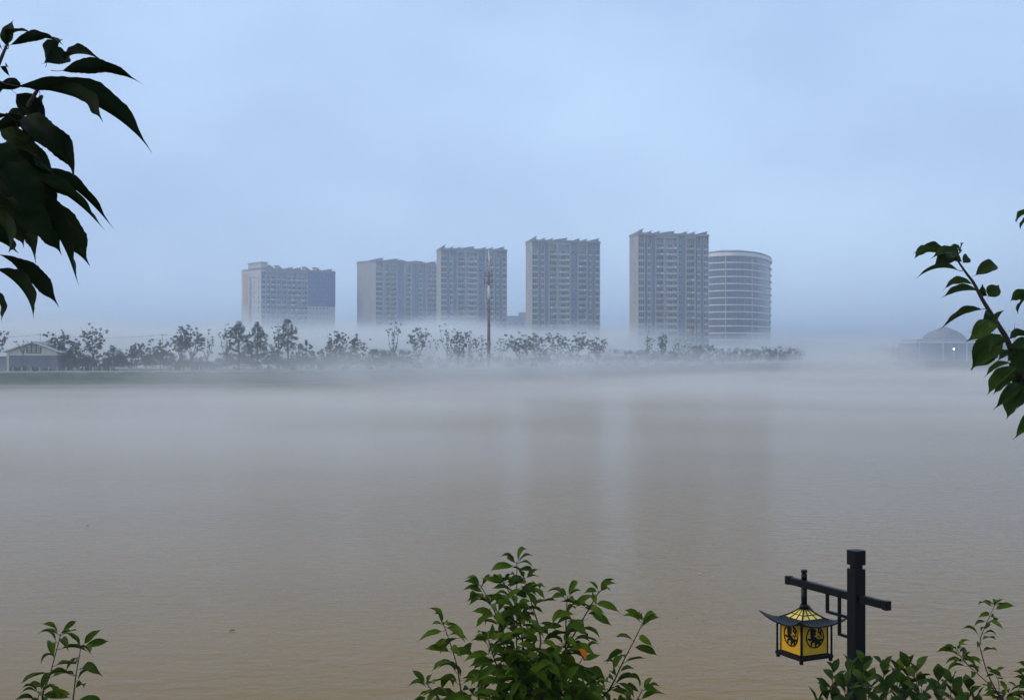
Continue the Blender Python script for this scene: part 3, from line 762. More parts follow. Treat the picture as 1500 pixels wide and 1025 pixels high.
# small drifting bits on the river
for (px, py, ln, lab, mat_) in ((340, 924, .17, 'short dark twig drifting on the brown river', m_bark), (1025, 841, .10, 'tiny white float drifting below the office block reflection', m_white), (128, 770, .14, 'dark drifting stick above the small sapling', m_bark)):
    Y = CH*F/(py - HZ); q = at(px, py, Y); mb = MB()
    mb.tube([(-ln*.5, 0, 0), (-ln*.1, .02, .03), (ln*.5, .05, .01)], [.012, .018, .009], 6)
    if mat_ is m_bark: mb.tube([(-ln*.1, .02, .03), (ln*.15, .04, .05)], [.008, .004], 5)
    tag(mb.build('driftwood' if mat_ is m_bark else 'float', mat_, None, (q.x, Y, .01)), lab, 'driftwood' if mat_ is m_bark else 'float')
# ------------------------------------------------------------------ the lamp
ux = Vector((.4354, -.9002, 0)); az = math.atan2(ux.y, ux.x)      # arm direction (towards its near end)
PP = Vector((2.114, 7.593, 0)); LC = Vector((1.899, 8.037, 0))
r = empty('garden_lamp', (PP.x, PP.y, 4.3), az, 'black garden lamp with a pagoda lantern of amber panels on its arm', 'lamp')
ZB = 4.3
def lz(z): return z - ZB
aL = (Vector((1.823, 8.195, 0)) - PP).dot(ux); aR = (Vector((2.236, 7.338, 0)) - PP).dot(ux); cx = (LC - PP).dot(ux)
def part(name, mb, mat, par=None, bev=.004):
    o = mb.build(name, mat, par or r)
    if bev:
        bv = o.modifiers.new('bevel', 'BEVEL'); bv.width = bev; bv.segments = 2; bv.limit_method = 'ANGLE'
    return o
mb = MB(); mb.box(-.040, .040, -.040, .040, lz(4.5), lz(7.474)); part('post', mb, m_black)
mb = MB(); mb.box(-.09, .09, -.09, .09, 0, .2); part('plinth', mb, m_black)
mb = MB(); mb.box(-.028, .028, -.028, .028, lz(7.474), lz(7.497)); mb.box(-.041, .041, -.041, .041, lz(7.497), lz(7.588)); part('post_cap', mb, m_black)
mb = MB(); mb.box(aL+.045, -.0405, -.019, .019, lz(7.272), lz(7.320)); mb.box(.0405, aR-.05, -.019, .019, lz(7.272), lz(7.320)); part('arm', mb, m_black)
for a_, s in ((aL, 1), (aR, -1)):
    mb = MB(); mb.box(min(a_, a_+s*.040), max(a_, a_+s*.040), -.021, .021, lz(7.268), lz(7.324))
    mb.box(min(a_+s*.040, a_+s*.052), max(a_+s*.040, a_+s*.052), -.015, .015, lz(7.276), lz(7.316)); part('arm_end', mb, m_black)
# fretwork bracket between arm and post
mb = MB(); bw = .009
x1, x2, zA, zB2, zC = -.266, -.153, lz(7.272), lz(7.160), lz(7.040)
mb.box(x1-bw, x1+bw, -bw, bw, zB2+bw, zA-.001); mb.box(x1-bw, -.0405, -bw+.001, bw-.001, zB2-bw, zB2+bw)
mb.box(x2-bw, x2+bw, -bw, bw, zC+bw, zB2-bw-.0005); mb.box(x2-bw, x2+bw, -bw, bw, zB2+bw+.0005, zA-.001)
mb.box(x2-bw, -.0405, -bw+.001, bw-.001, zC-bw, zC+bw); part('bracket', mb, m_black, None, .002)
# lantern
mb = MB(); mb.tube([(cx, 0, lz(7.150)), (cx, 0, lz(7.271))], .019, 12); mb.tube([(cx, 0, lz(7.321)), (cx, 0, lz(7.362))], .019, 12)
mb.tube([(cx, 0, lz(7.362)), (cx, 0, lz(7.370))], .014, 12); mb.tube([(cx, 0, lz(7.370)), (cx, 0, lz(7.389))], .020, 12); part('stem', mb, m_black, None, 0)
lant = empty('lantern', (cx, 0, 0)); lant.parent = r
S = .182                                                   # half width of the roof
def rz_(u, v):
    q = max(abs(u), abs(v)); c = (abs(u)*abs(v))
    return 7.052 + .108*(1-q)**1.9 + .052*c**2.6
def roof_pt(u, v, dz=0):
    c = (abs(u)*abs(v))**2; k = 1 + .12*c
    return (u*S*k, v*S*k, lz(rz_(u, v)) + dz)
def roof_ring(q0, q1, nq, dz, th, mat, name, gl=False):
    mb = MB(); n = 12
    for sx, sy in ((1, 0), (0, 1), (-1, 0), (0, -1)):
        b = len(mb.v)
        for i in range(nq+1):
            q = q0 + (q1-q0)*i/nq
            for j in range(n+1):
                s = -q + 2*q*j/n; u, v = (sx*q, s) if sx else (s, sy*q)
                if sx < 0 or sy > 0: u, v = (u, -v) if sx else (-u, v)
                mb.v.append(roof_pt(u, v, dz))
        for i in range(nq):
            for j in range(n): mb.face((b+i*(n+1)+j, b+(i+1)*(n+1)+j, b+(i+1)*(n+1)+j+1, b+i*(n+1)+j+1), 0, True)
    o = mb.build(name, mat, lant)
    sl = o.modifiers.new('thickness', 'SOLIDIFY'); sl.thickness = th; sl.offset = 0
    return o
roof_ring(.50, 1.0, 8, 0, .007, m_black, 'lantern_roof')
gl = roof_ring(.10, .51, 6, -.004, .002, m_yel2, 'roof_panel')
mb = MB()
for sx in (-1, 1):
    for sy in (-1, 1): mb.tube([roof_pt(sx*q, sy*q, .001) for q in (.08, .2, .35, .5, .6)], .0048, 6)
for k in range(4):
    rot = Matrix.Rotation(k*math.pi/2, 3, 'Z')
    for fr in (-.33, .33):
        mb.tube([rot @ Vector(roof_pt(q, q*fr, .0005)) for q in (.1, .2, .35, .51)], .0028, 5)
    for q in (.32,): mb.tube([rot @ Vector(roof_pt(q, q*f_, .0005)) for f_ in (-1, -.5, 0, .5, 1)], .0026, 5)
mb.build('roof_rib', m_black, lant)
mb = MB(); mb.tube([(0, 0, lz(7.138)), (0, 0, lz(7.165))], [.034, .024], 12); mb.build('collar', m_black, lant)
mb = MB(); mb.box(-.132, .132, -.132, .132, lz(6.832), lz(6.852)); mb.box(-.118, .118, -.118, .118, lz(6.852), lz(6.858)); o = mb.build('base_tray', m_black, lant)
bv = o.modifiers.new('bevel', 'BEVEL'); bv.width = .003; bv.segments = 2
for sx in (-1, 1):
    for sy in (-1, 1):
        mb = MB(); mb.tube([(sx*.122, sy*.122, lz(6.852)), (sx*.122, sy*.122, lz(7.075))], .0068, 8); mb.build('corner_post', m_black, lant)
        mb = MB(); mb.box(sx*.118-.009, sx*.118+.009, sy*.118-.009, sy*.118+.009, lz(6.812), lz(6.832)); mb.build('foot', m_black, lant)
# panels with their round cut-paper emblems
def poly_circle(cx_, cy_, rx, ry, n=14, a=0):
    return [(cx_ + rx*math.cos(6.2832*k/n)*math.cos(a) - ry*math.sin(6.2832*k/n)*math.sin(a), cy_ + rx*math.cos(6.2832*k/n)*math.sin(a) + ry*math.sin(6.2832*k/n)*math.cos(a)) for k in range(n)]
def stroke(pts, ws):
    l, rr = [], []
    for i, p_ in enumerate(pts):
        a_ = Vector(pts[min(i+1, len(pts)-1)]) - Vector(pts[max(i-1, 0)]); n_ = Vector((-a_.y, a_.x)).normalized()*ws[i]*1.3
        l.append((p_[0]+n_.x, p_[1]+n_.y)); rr.append((p_[0]-n_.x, p_[1]-n_.y))
    return l, rr
emb = MB()
flip = Matrix(((1, 0, 0, 0), (0, 0, -1, 0), (0, 1, 0, 0), (0, 0, 0, 1)))    # x,y of the drawing -> x,z, depth towards -y
zz_ = [0]
def blob(poly):
    zz_[0] += 1; e = .0015 + .00012*zz_[0]; emb.prism(poly, .0, e, 0, flip)
def line_(pts, ws):
    l, rr = stroke(pts, ws); 
    for i in range(len(pts)-1): blob([l[i], rr[i], rr[i+1], l[i+1]])
sc_ = .072
n = 28
for k in range(n):
    a0, a1 = 6.2832*k/n, 6.2832*(k+1)/n
    blob([(sc_*math.cos(a0), sc_*math.sin(a0)), (sc_*math.cos(a1), sc_*math.sin(a1)), (sc_*.90*math.cos(a1), sc_*.90*math.sin(a1)), (sc_*.90*math.cos(a0), sc_*.90*math.sin(a0))])
zz_[0] = 2
def SC(pts): return [(x*sc_, y*sc_) for x, y in pts]
blob(SC(poly_circle(-.02, -.22, .42, .24, 14, -.5)))                         # body
blob(SC(poly_circle(.26, -.42, .27, .22, 12)))                               # haunch
line_(SC([(-.25, -.05), (-.32, .25), (-.30, .5), (-.18, .68)]), [.17*sc_, .16*sc_, .13*sc_, .10*sc_])   # neck
line_(SC([(-.18, .66), (-.36, .62), (-.52, .48)]), [.13*sc_, .10*sc_, .05*sc_])   # head
line_(SC([(-.08, .74), (.02, .55), (-.06, .35), (.08, .15)]), [.04*sc_, .09*sc_, .09*sc_, .05*sc_])  # mane
line_(SC([(-.30, -.12), (-.58, -.22), (-.72, -.10), (-.80, -.22)]), [.10*sc_, .07*sc_, .05*sc_, .04*sc_])
line_(SC([(-.18, -.35), (-.42, -.50), (-.40, -.72), (-.52, -.78)]), [.10*sc_, .07*sc_, .05*sc_, .04*sc_])
line_(SC([(.18, -.50), (.05, -.70), (.10, -.90)]), [.13*sc_, .07*sc_, .06*sc_])
line_(SC([(.36, -.48), (.52, -.62), (.42, -.82)]), [.13*sc_, .07*sc_, .05*sc_])
line_(SC([(.42, -.36), (.66, -.30), (.86, -.38)]), [.08*sc_, .10*sc_, .04*sc_])  # tail
line_(SC([(.30, .82), (.46, .62), (.34, .42), (.52, .30), (.62, .46)]), [.03*sc_, .05*sc_, .05*sc_, .05*sc_, .03*sc_])  # scrolls
line_(SC([(.70, .62), (.62, .20), (.76, .02)]), [.03*sc_, .05*sc_, .03*sc_])
line_(SC([(.28, .1), (.46, -.02), (.60, -.1)]), [.03*sc_, .05*sc_, .03*sc_])
emb_me = emb.mesh('emblem', m_black)
PH = .104
for k in range(4):
    rot = Matrix.Rotation(k*math.pi/2, 4, 'Z')
    mb = MB(); mb.box(-PH+.006, PH-.006, -PH-.002, -PH+.002, lz(6.862), lz(7.062))
    pn = mb.build('panel', m_yel, lant); pn.matrix_basis = rot
    link('emblem', emb_me, pn, (0, -PH-.0022, lz(6.974)))
    mb = MB(); mb.box(-PH-.004, -PH+.006, -PH-.004, -PH+.006, lz(6.858), lz(7.07)); mb.box(-PH+.006, PH-.006, -PH-.003, -PH+.003, lz(6.858), lz(6.862)); f_ = mb.build('panel_frame', m_black, lant); f_.matrix_basis = rot
for o in list(lant.children):
    o.matrix_basis = Matrix.Translation((cx, 0, 0)) @ o.matrix_basis; o.parent = r
bpy.data.objects.remove(lant)

# ------------------------------------------------------------------ near foliage
PROF = [(0, .012), (.05, .13), (.12, .30), (.22, .42), (.34, .485), (.46, .50), (.58, .465), (.69, .385), (.77, .26), (.84, .125), (.90, .05), (.955, .022), (1, .006)]
PROF_R = [(0, .02), (.08, .11), (.2, .27), (.34, .42), (.48, .50), (.60, .485), (.72, .40), (.83, .26), (.91, .13), (.97, .04), (1, .008)]
def leaf_mesh(name, bow, fold, mat, prof=PROF, fine=False, twist=0.0, seed=0, pet=.2, petr=.012):
    """blade of length 1 along +y from the origin, unit full width, arched by bow, folded along the midrib; stalk behind it"""
    rng = random.Random(seed); mb = MB()
    pr = prof
    if fine:
        pr = []
        for (a, wa), (b, wb) in zip(prof, prof[1:]):
            for k in range(3): pr.append((a + (b-a)*k/3, wa + (wb-wa)*k/3))
        pr.append(prof[-1])
    ph = rng.uniform(0, 6)
    for i, (t_, w_) in enumerate(pr):
        zc = 4*bow*t_*(1-t_); tw = twist*(t_-.3); ser = (1.035 if i % 2 else .975) if fine and .05 < t_ < .9 else 1
        wav = .018*math.sin(t_*17 + ph)*(1 if fine else .6)
        sx_ = .035*math.sin(t_*4 + ph)*(t_) + .07*max(0, (t_-.84)/.16)**2*(1 if seed % 2 else -1)
        for s in ((-1, -.5, 0, .5, 1) if fine else (-1, 0, 1)):
            x = s*w_*ser; z = fold*abs(s)*w_*(1.15 - .3*abs(s)) + wav*s*w_*2
            mb.v.append((x*math.cos(tw) - z*math.sin(tw) + sx_, t_, zc + x*math.sin(tw) + z*math.cos(tw)))
    c = 5 if fine else 3
    for i in range(len(pr)-1):
        for j in range(c-1): mb.face((i*c+j, i*c+j+1, (i+1)*c+j+1, (i+1)*c+j), 0, True)
    mb.tube([(0, -pet, -.25*pet), (0, -pet*.5, -.03), (0, .03, 4*bow*.03)], [petr*1.2, petr, petr*.8], 3, 1, cap=False)
    return mb.mesh(name, [mat, m_twig])
def leaf_set(mat, prof=PROF, fine=False, bows=(.06, .12, .18, .25), fold=.35, **kw):
    return [leaf_mesh('leaf', b, fold*f, mat, prof, fine, tw, i*7+j, **kw) for i, b in enumerate(bows) for j, (f, tw) in enumerate(((1, .0), (.6, .5), (.8, -.5)))]
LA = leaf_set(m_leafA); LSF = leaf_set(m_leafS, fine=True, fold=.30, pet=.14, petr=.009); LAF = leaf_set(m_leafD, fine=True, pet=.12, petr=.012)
LB = leaf_set(m_leafB, PROF_R, bows=(.02, .06, .10), fold=.30, pet=.08)

def put_leaf(root, me, base, tip, wide, roll, up=None):
    d_ = tip - base; Ln = d_.length; y = d_/Ln
    up = up or Vector((0, 0, 1))
    if abs(up.dot(y)) > .97: up = Vector((0, -1, .2))
    z = (up - y*up.dot(y)).normalized(); x = y.cross(z)
    z2 = z*math.cos(roll) + x*math.sin(roll); x2 = y.cross(z2)
    m_ = Matrix(((x2.x*wide, y.x*Ln, z2.x*Ln, base.x), (x2.y*wide, y.y*Ln, z2.y*Ln, base.y), (x2.z*wide, y.z*Ln, z2.z*Ln, base.z), (0, 0, 0, 1)))
    o = link('leaf', me, root); o.matrix_basis = Matrix.Translation(-Vector(root.location)) @ m_
    return o
def twig(root, pts, r0, r1, n=6, name='branch'):
    L_ = Vector(root.location); k = len(pts); mb = MB()
    fine = []
    for i in range(k-1):
        for j in range(4): 
            a_ = pts[max(i-1, 0)]; b_, c_ = pts[i], pts[i+1]; d_ = pts[min(i+2, k-1)]; t_ = j/4
            fine.append(.5*((2*b_) + (c_-a_)*t_ + (2*a_-5*b_+4*c_-d_)*t_*t_ + (3*b_-a_-3*c_+d_)*t_**3))
    fine.append(pts[-1]); m_ = len(fine)
    mb.tube([p_ - L_ for p_ in fine], [r0 + (r1-r0)*i/(m_-1) for i in range(m_)], n)
    mb.build(name, m_twig, root); return fine

# --- overhanging branch, upper left (about 1.05 m away): blade base, tip, width, roll, depth change
rng = random.Random(3)
BD = 1.05
def traced(root, lst, meshes, D, dj=.06, wf=1.0):
    for bx, by, tx, ty, wpx, bow, roll in lst:
        Db = D + rng.uniform(-dj, dj); Dt = Db + rng.uniform(-dj, dj)*.6
        b_, t_ = at(bx, by, Db), at(tx, ty, Dt)
        Lp = math.hypot(tx-bx, ty-by); bi = min(range(4), key=lambda i: abs((.06, .12, .18, .25)[i] - bow/Lp))
        put_leaf(root, meshes[bi*3 + rng.randrange(3)], b_, t_, wf*wpx/F*D, R(roll))
g0 = at(-150, 600, 1.25); root = empty('overhanging_tree', (-.95, 1.2, 7.2), 0, 'dark big leaved branch hanging in against the sky above the house', 'tree')
twig(root, [Vector((-.95, 1.2, 7.15)), Vector((-.93, 1.2, 8.0)), Vector((-.80, 1.15, 8.7)), Vector((-.66, 1.12, 9.1))], .035, .016, 8, 'trunk')
twig(root, [Vector((-.80, 1.15, 8.7)), at(-120, 330, 1.1), at(-20, 255, BD), at(16, 205, BD), at(38, 160, BD), at(64, 118, BD)], .0055, .0012)
twig(root, [at(-20, 255, BD), at(-30, 170, BD), at(-4, 100, BD), at(11, 64, BD)], .003, .0010)
twig(root, [at(-120, 330, 1.1), at(-60, 350, BD), at(-20, 375, BD), at(-8, 410, BD)], .004, .0012)
TL = [ # base x,y  tip x,y  width px  arch px  roll deg
 (8, 66, 20, 29, 30, 3, 60), (3, 72, -4, 30, 28, 3, -50),
 (13, 68, 54, 50, 22, 9, 50), (16, 66, 92, 66, 26, 14, -40), (68, 93, 92, 56, 34, 5, -70), (67, 92, 104, 86, 40, 7, 60),
 (92, 104, 212, 124, 40, 24, -48), (95, 88, 150, 88, 24, 8, 50),
 (26, 127, 224, 222, 56, 36, -42), (60, 132, 150, 178, 30, 12, -35),
 (24, 138, 70, 184, 48, 4, 82), (58, 140, 72, 184, 44, 4, -75), (30, 122, -6, 132, 26, 5, 55), (14, 112, 14, 100, 12, 2, 40), (10, 122, -14, 150, 34, 4, 70),
 (36, 166, -14, 198, 30, 5, 60), (48, 168, -10, 178, 24, 5, -50),
 (24, 178, 109, 273, 66, 30, -60), (34, 172, 104, 244, 50, 20, 60), (14, 205, 84, 273, 48, 12, -62), (20, 204, 82, 262, 40, 10, 70),
 (62, 246, 168, 339, 34, 14, -50), (40, 258, 152, 338, 40, 14, -50), (44, 276, 131, 390, 42, 12, -58), (20, 268, 113, 420, 62, 22, -62),
 (-8, 292, 53, 385, 70, 10, -75), (-16, 232, 76, 292, 66, 18, 60), (-22, 268, 24, 372, 74, 10, 75), (4, 236, 66, 332, 62, 14, 70), (-10, 215, 60, 255, 44, 10, 60),
 (-30, 250, 60, 330, 70, 12, 70), (-16, 312, 12, 372, 60, 6, -75), (10, 290, 80, 360, 60, 14, 70),
 (0, 373, 88, 449, 34, 16, -48), (-6, 394, 49, 468, 46, 12, -60), (-18, 420, 2, 470, 30, 5, -60)]
TL += [(-12, 240, 50, 300, 70, 8, 80), (0, 262, 62, 340, 66, 10, -80), (-20, 296, 40, 352, 60, 6, 80), (10, 245, 84, 318, 60, 10, 78), (-25, 225, 30, 290, 70, 6, -80)]
TL += [(-14, 252, 40, 318, 60, 8, 70), (-4, 300, 36, 362, 50, 6, -70), (14, 262, 72, 330, 50, 10, -70), (-18, 210, 20, 262, 50, 6, 70), (0, 190, 62, 240, 44, 8, 60), (22, 300, 92, 372, 44, 10, -62)]
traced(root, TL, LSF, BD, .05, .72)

# --- branch on the right (about 2.2 m away)
RD = 2.2
root = empty('leafy_sapling', (1.12, 2.35, 4.3), 0, 'slender leafy branch leaning in from the side, over the domed hall', 'tree')
twig(root, [Vector((1.12, 2.35, 4.3)), Vector((1.15, 2.34, 6.5)), at(1580, 760, 2.3), at(1530, 620, 2.25)], .030, .010, 8, 'trunk')
twig(root, [at(1530, 620, 2.25), at(1497, 548, RD), at(1484, 520, RD), at(1475, 497, RD), at(1463, 477, RD), at(1449, 455, RD), at(1437, 435, RD), at(1426, 414, RD), at(1414, 398, RD), at(1402, 378, RD), at(1409, 366, RD)], .0065, .0011)
twig(root, [at(1530, 620, 2.25), at(1540, 520, RD), at(1520, 440, RD), at(1505, 405, RD), at(1512, 300, RD)], .005, .0015)
RB = [(1390, 372, 1337, 372, 15, 8, -45), (1386, 372, 1339, 380, 14, 8, 50), (1402, 374, 1362, 381, 24, 10, -48), (1403, 376, 1383, 362, 22, 3, -60), (1396, 374, 1365, 394, 24, 6, -50), (1402, 379, 1389, 386, 20, 3, 60),
 (1403, 396, 1341, 409, 17, 11, -35), (1407, 369, 1412, 355, 9, 1, 50), (1407, 367, 1392, 358, 8, 1, 40), (1411, 385, 1417, 374, 18, 2, 60), (1409, 383, 1402, 374, 14, 2, 60),
 (1429, 403, 1463, 392, 27, 9, 55), (1424, 416, 1381, 425, 20, 8, -45), (1432, 426, 1378, 437, 18, 8, -45), (1448, 434, 1464, 417, 26, 2, 75), (1446, 433, 1438, 418, 20, 1, 70),
 (1438, 453, 1376, 485, 20, 9, -42), (1456, 477, 1443, 452, 22, 2, 78), (1457, 477, 1472, 453, 20, 2, -70), (1460, 474, 1416, 502, 30, 8, -52),
 (1466, 490, 1420, 541, 46, 8, -74), (1478, 514, 1420, 541, 20, 9, -40), (1476, 500, 1450, 516, 28, 4, 60), (1482, 515, 1460, 530, 14, 4, -50),
 (1508, 428, 1479, 441, 20, 4, 55), (1510, 432, 1491, 461, 15, 4, -55), (1510, 310, 1488, 328, 16, 4, 55), (1512, 318, 1494, 338, 12, 3, -45),
 (1512, 493, 1478, 497, 16, 4, 50), (1510, 505, 1474, 508, 22, 4, -60), (1508, 515, 1476, 530, 26, 4, 60), (1480, 532, 1441, 554, 13, 6, -35),
 (1478, 532, 1502, 554, 30, 2, 75), (1490, 538, 1446, 580, 28, 8, -58), (1490, 549, 1445, 580, 14, 6, -40), (1494, 553, 1454, 578, 16, 6, -42), (1494, 562, 1455, 601, 22, 6, -50),
 (1504, 566, 1475, 615, 34, 6, -64), (1512, 598, 1485, 645, 22, 5, -55), (1510, 545, 1480, 575, 34, 4, 70), (1512, 520, 1482, 548, 36, 4, 70), (1514, 560, 1490, 600, 34, 4, 70), (1512, 500, 1486, 530, 30, 4, 60)]
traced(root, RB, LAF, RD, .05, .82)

# --- shoots of the young trees below
def shoot(root, pts, D, leaf_px, n, meshes, r0, r1, rg, wide=.32, side=0.0, bare=.12, end=5, jit=.10, pitch=(-.5, .3)):
    """a stem through photograph points at distance D (+ optional own depth) with leaves set round it"""
    P = [at(p_[0], p_[1], D + (p_[2] if len(p_) > 2 else 0)) for p_ in pts]
    fine = twig(root, P, r0, r1)
    seg = [0]
    for a_, b_ in zip(fine, fine[1:]): seg.append(seg[-1] + (b_-a_).length)
    tot = seg[-1]
    def pos(s):
        s = max(0, min(tot, s*tot))
        for i in range(len(fine)-1):
            if seg[i+1] >= s: return fine[i].lerp(fine[i+1], (s-seg[i])/max(1e-6, seg[i+1]-seg[i]))
        return fine[-1]
    az_ = rg.uniform(0, 6.28)
    for k in range(n + end):
        s = bare + (1-bare)*(k+.5)/n if k < n else .985 + .015*rg.random()
        az_ += 2.4 + rg.uniform(-.35, .35)
        Ln = leaf_px/F*D*(rg.uniform(.65, 1.2) if k < n else rg.uniform(.55, .95))
        ca, sa = math.cos(az_), math.sin(az_)
        if abs(ca) < .35: ca = math.copysign(.45, ca)
        d_ = Vector((ca + side, sa*.8, rg.uniform(*pitch) + (.35 if k >= n else 0))).normalized()
        b_ = pos(s) + d_*Ln*.16
        me = meshes[rg.randrange(len(meshes))]
        put_leaf(root, me, b_, b_ + d_*Ln, Ln*wide*rg.uniform(.85, 1.15), rg.uniform(-.75, .75), Vector((rg.uniform(-.2, .2), -.35, 1)))
CD = 4.5
rg = random.Random(21)
base = at(760, 1025, CD); root = empty('young_cherry_tree', (base.x, CD, 4.3), 0, 'young leafy tree with fanned shoots and one orange leaf', 'tree')
twig(root, [Vector((base.x, CD, 4.25)), Vector((base.x+.02, CD, 5.6)), at(775, 1100, CD), at(775, 1010, CD)], .045, .016, 8, 'trunk')
SH = [ ([(770, 1030), (758, 960), (757, 900), (757, 814)], 15, 0), ([(762, 1010), (740, 925), (724, 885), (704, 848)], 13, -.35),
 ([(772, 1000), (762, 900), (752, 870), (737, 842)], 10, -.2), ([(778, 1010), (792, 930), (778, 872), (768, 836)], 10, .2),
 ([(790, 1020), (826, 950), (829, 900), (831, 864)], 10, 0), ([(795, 1010), (838, 925), (861, 885), (878, 856)], 11, .35),
 ([(800, 1060), (880, 1015), (915, 955), (944, 898)], 14, .25), ([(700, 1080), (679, 1020), (668, 960), (649, 903)], 11, -.1),
 ([(690, 1090), (665, 1050), (645, 1018), (624, 990)], 7, -.2), ([(760, 1060), (735, 985), (722, 950), (716, 928)], 8, -.3), ([(840, 1080), (905, 1040), (930, 1020), (941, 1000)], 7, .3)]
for pts, n_, side in SH:
    pts = [(x, y + 9, rg.uniform(-.12, .12)) for x, y in pts]
    shoot(root, pts, CD, 34, int(n_*1.65), LA, .0042, .0013, rg, side=side)
for k in range(6):          # the dense dark middle
    x0 = rg.uniform(715, 885); y0 = rg.uniform(930, 1010) if 730 < x0 < 870 else rg.uniform(965, 1015)
    shoot(root, [(x0 + (775-x0)*.5, y0+70, 0), (x0 + (775-x0)*.2, y0+30, rg.uniform(-.1, .1)), (x0, y0, rg.uniform(-.3, .3))], CD, 34, 4, LA, .003, .0012, rg, end=2, bare=.1)
bake = MB()
for k in range(690):
    px = rg.gauss(797, 62); py = rg.uniform(945, 1075) + abs(px - 785)*.45
    if k > 560:                                                  # and thickly along the lower shoots
        sp_, _, _ = SH[rg.randrange(len(SH))]; i_ = rg.randrange(len(sp_)-1); t_ = rg.random()*(.75 if i_ == len(sp_)-2 else 1)
        px = sp_[i_][0] + (sp_[i_+1][0]-sp_[i_][0])*t_ + rg.gauss(0, 9); py = sp_[i_][1] + (sp_[i_+1][1]-sp_[i_][1])*t_ + 9 + rg.gauss(0, 5)
    c = at(px, py, CD + rg.uniform(-.22, .3)); a_ = rg.uniform(0, 6.28); Ln = 34/F*CD*rg.uniform(.8, 1.15)
    y_ = Vector((math.cos(a_), math.sin(a_)*.8, rg.uniform(-1.0, .0))).normalized(); u_ = Vector((rg.uniform(-.7, .7), rg.uniform(-1.0, .6), .8)); z_ = (u_ - y_*u_.dot(y_)).normalized(); x_ = y_.cross(z_)
    me = LA[rg.randrange(len(LA))]; b0_ = len(bake.v)
    for v_ in me.vertices: bake.v.append(tuple(c - Vector(root.location) + x_*(v_.co.x*Ln*.33) + y_*(v_.co.y*Ln) + z_*(v_.co.z*Ln)))
    for p_ in me.polygons: bake.face([b0_ + i for i in p_.vertices], p_.material_index, True)
o = bake.build('foliage', [m_leafA, m_twig], root); o['kind'] = 'stuff'
b_ = at(848, 950, CD-.25); o = put_leaf(root, leaf_mesh('leaf', .06, .35, m_leafR), b_, at(859, 967, CD-.25), .028, .6); o['label'] = 'single orange red leaf'

base = at(75, 1025, CD+.2); root = empty('young_cherry_tree', (base.x, CD+.2, 4.3), 0, 'small leafy sapling with two short shoots below the gabled house', 'tree')
twig(root, [Vector((base.x, CD+.2, 4.25)), Vector((base.x+.03, CD+.2, 6)), at(80, 1120, CD+.2)], .035, .012, 8, 'trunk')
for pts, n_, side in [([(80, 1120), (62, 1030), (74, 985), (89, 928)], 11, .15), ([(80, 1120), (104, 1040), (111, 990), (119, 945)], 9, .2), ([(80, 1120), (52, 1060), (58, 1012)], 6, -.3), ([(70, 1120), (0, 1070), (-30, 1010), (-38, 975)], 7, 0)]:
    shoot(root, pts, CD+.2, 38, int(n_*1.5), LA, .004, .0012, rg, side=side, bare=.3)

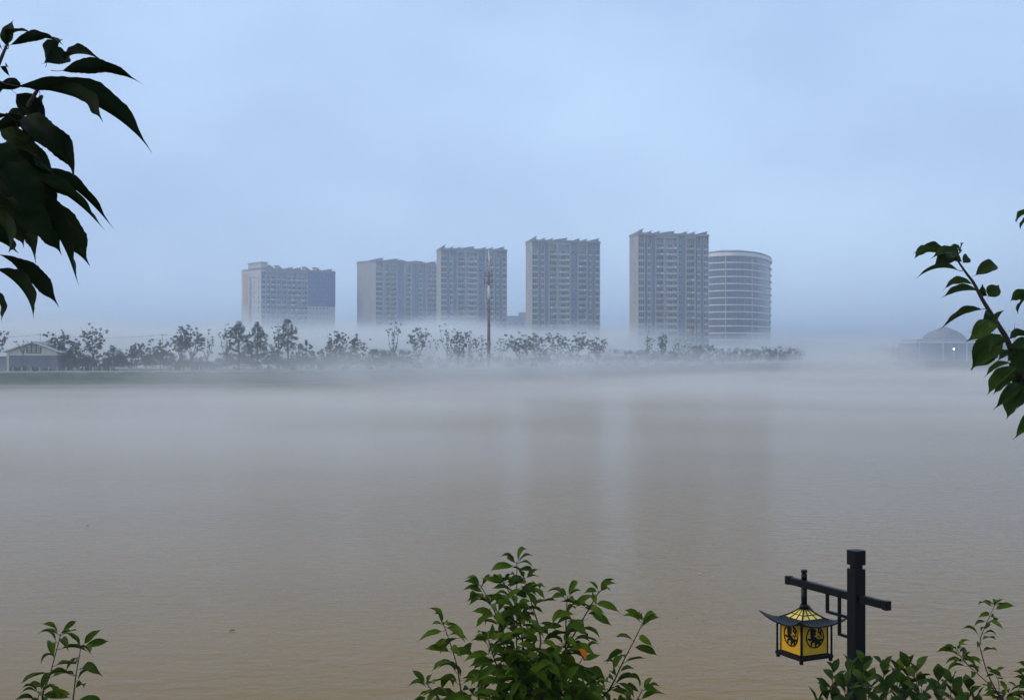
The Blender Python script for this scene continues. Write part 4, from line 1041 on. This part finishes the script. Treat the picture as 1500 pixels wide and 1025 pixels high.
# --- clipped shrub at the foot of the lamp
rg = random.Random(8); SD = 6.2
base = at(1320, 1025, SD); root = empty('laurel_shrub', (base.x, SD, 4.3), 0, 'glossy round leaved shrub at the foot of the lamp', 'shrub')
mb = MB()
for k in range(9):
    az_ = k*.7; q = at(1215 + 28*k, 1050, SD) - Vector(root.location); mb.tube([(0.02*k, 0, -.05), (q.x*.5, .1*math.cos(az_), q.z*.6), tuple(q)], [.016, .012, .006], 5)
mb.build('stems', m_twig, root)
def shrub_tip(px, py, D, n=7, leaf_px=30):
    c = at(px, py, D); Lv = Vector(root.location)
    twig(root, [c - Vector((rg.uniform(-.04, .04), rg.uniform(-.03, .03), .22)), c - Vector((0, 0, .1)), c], .0035, .0018, 5)
    a0 = rg.uniform(0, 6.28)
    for k in range(n):
        lev = k//2; az_ = a0 + (k % 2)*math.pi + lev*1.57 + rg.uniform(-.3, .3)
        el = 1.0 - .34*lev + rg.uniform(-.15, .15); Ln = leaf_px/F*D*rg.uniform(.8, 1.1)
        d_ = Vector((math.cos(az_)*math.cos(el), math.sin(az_)*math.cos(el), math.sin(el)))
        b_ = c - Vector((0, 0, .035*lev)); put_leaf(root, LB[rg.randrange(len(LB))], b_ + d_*.01, b_ + d_*Ln, Ln*.48, rg.uniform(-.5, .5), Vector((-math.cos(az_)*.5, -math.sin(az_)*.5 - .4, .8)))
for px, py in ((1222, 988), (1250, 982), (1262, 975), (1292, 980), (1312, 988), (1330, 982), (1345, 985), (1372, 1000), (1395, 1004), (1418, 1012), (1212, 1016), (1240, 1008), (1275, 1000), (1300, 1012), (1325, 1010), (1352, 1008), (1375, 1022), (1400, 1026), (1225, 1034), (1260, 1026), (1290, 1034), (1340, 1034), (1430, 1030), (1200, 1030), (1315, 1030)):
    shrub_tip(px + rg.uniform(-3, 3), py, SD + rg.uniform(-.35, .35))
# --- thin sapling beyond the shrub
rg = random.Random(31); TD = 5.2
base = at(1475, 1025, TD); root = empty('thin_sapling', (base.x, TD, 4.3), 0, 'thin sapling with bare crooked stem rising beyond the round leaved shrub', 'tree')
twig(root, [Vector((base.x, TD, 4.25)), Vector((base.x, TD, 6.3)), at(1470, 1060, TD), at(1463, 1018, TD)], .025, .006, 8, 'trunk')
shoot(root, [(1463, 1018), (1450, 993), (1444, 978), (1435, 946)], TD, 22, 5, LA, .0028, .002, rg, bare=.05, end=0)
shoot(root, [(1435, 946), (1437, 932), (1444, 915), (1457, 886)], TD, 24, 13, LA, .002, .001, rg, bare=0.05)
shoot(root, [(1463, 1018), (1445, 998), (1425, 980), (1410, 966)], TD, 24, 4, LA, .0025, .0014, rg, bare=.5, end=6)
shoot(root, [(1420, 975), (1408, 962), (1402, 950)], TD, 27, 9, LA, .0018, .001, rg, bare=0, end=5)
shoot(root, [(1463, 1022), (1463, 1000), (1457, 984)], TD, 18, 5, LA, .0018, .001, rg, end=2)
for x0, y0 in ((1478, 1012), (1492, 1008), (1505, 1000), (1470, 1022), (1500, 1022), (1512, 985)):
    shoot(root, [(1478, 1060), (x0, y0+25), (x0, y0)], TD, 28, 5, LA, .0025, .0012, rg, end=3, bare=.3)
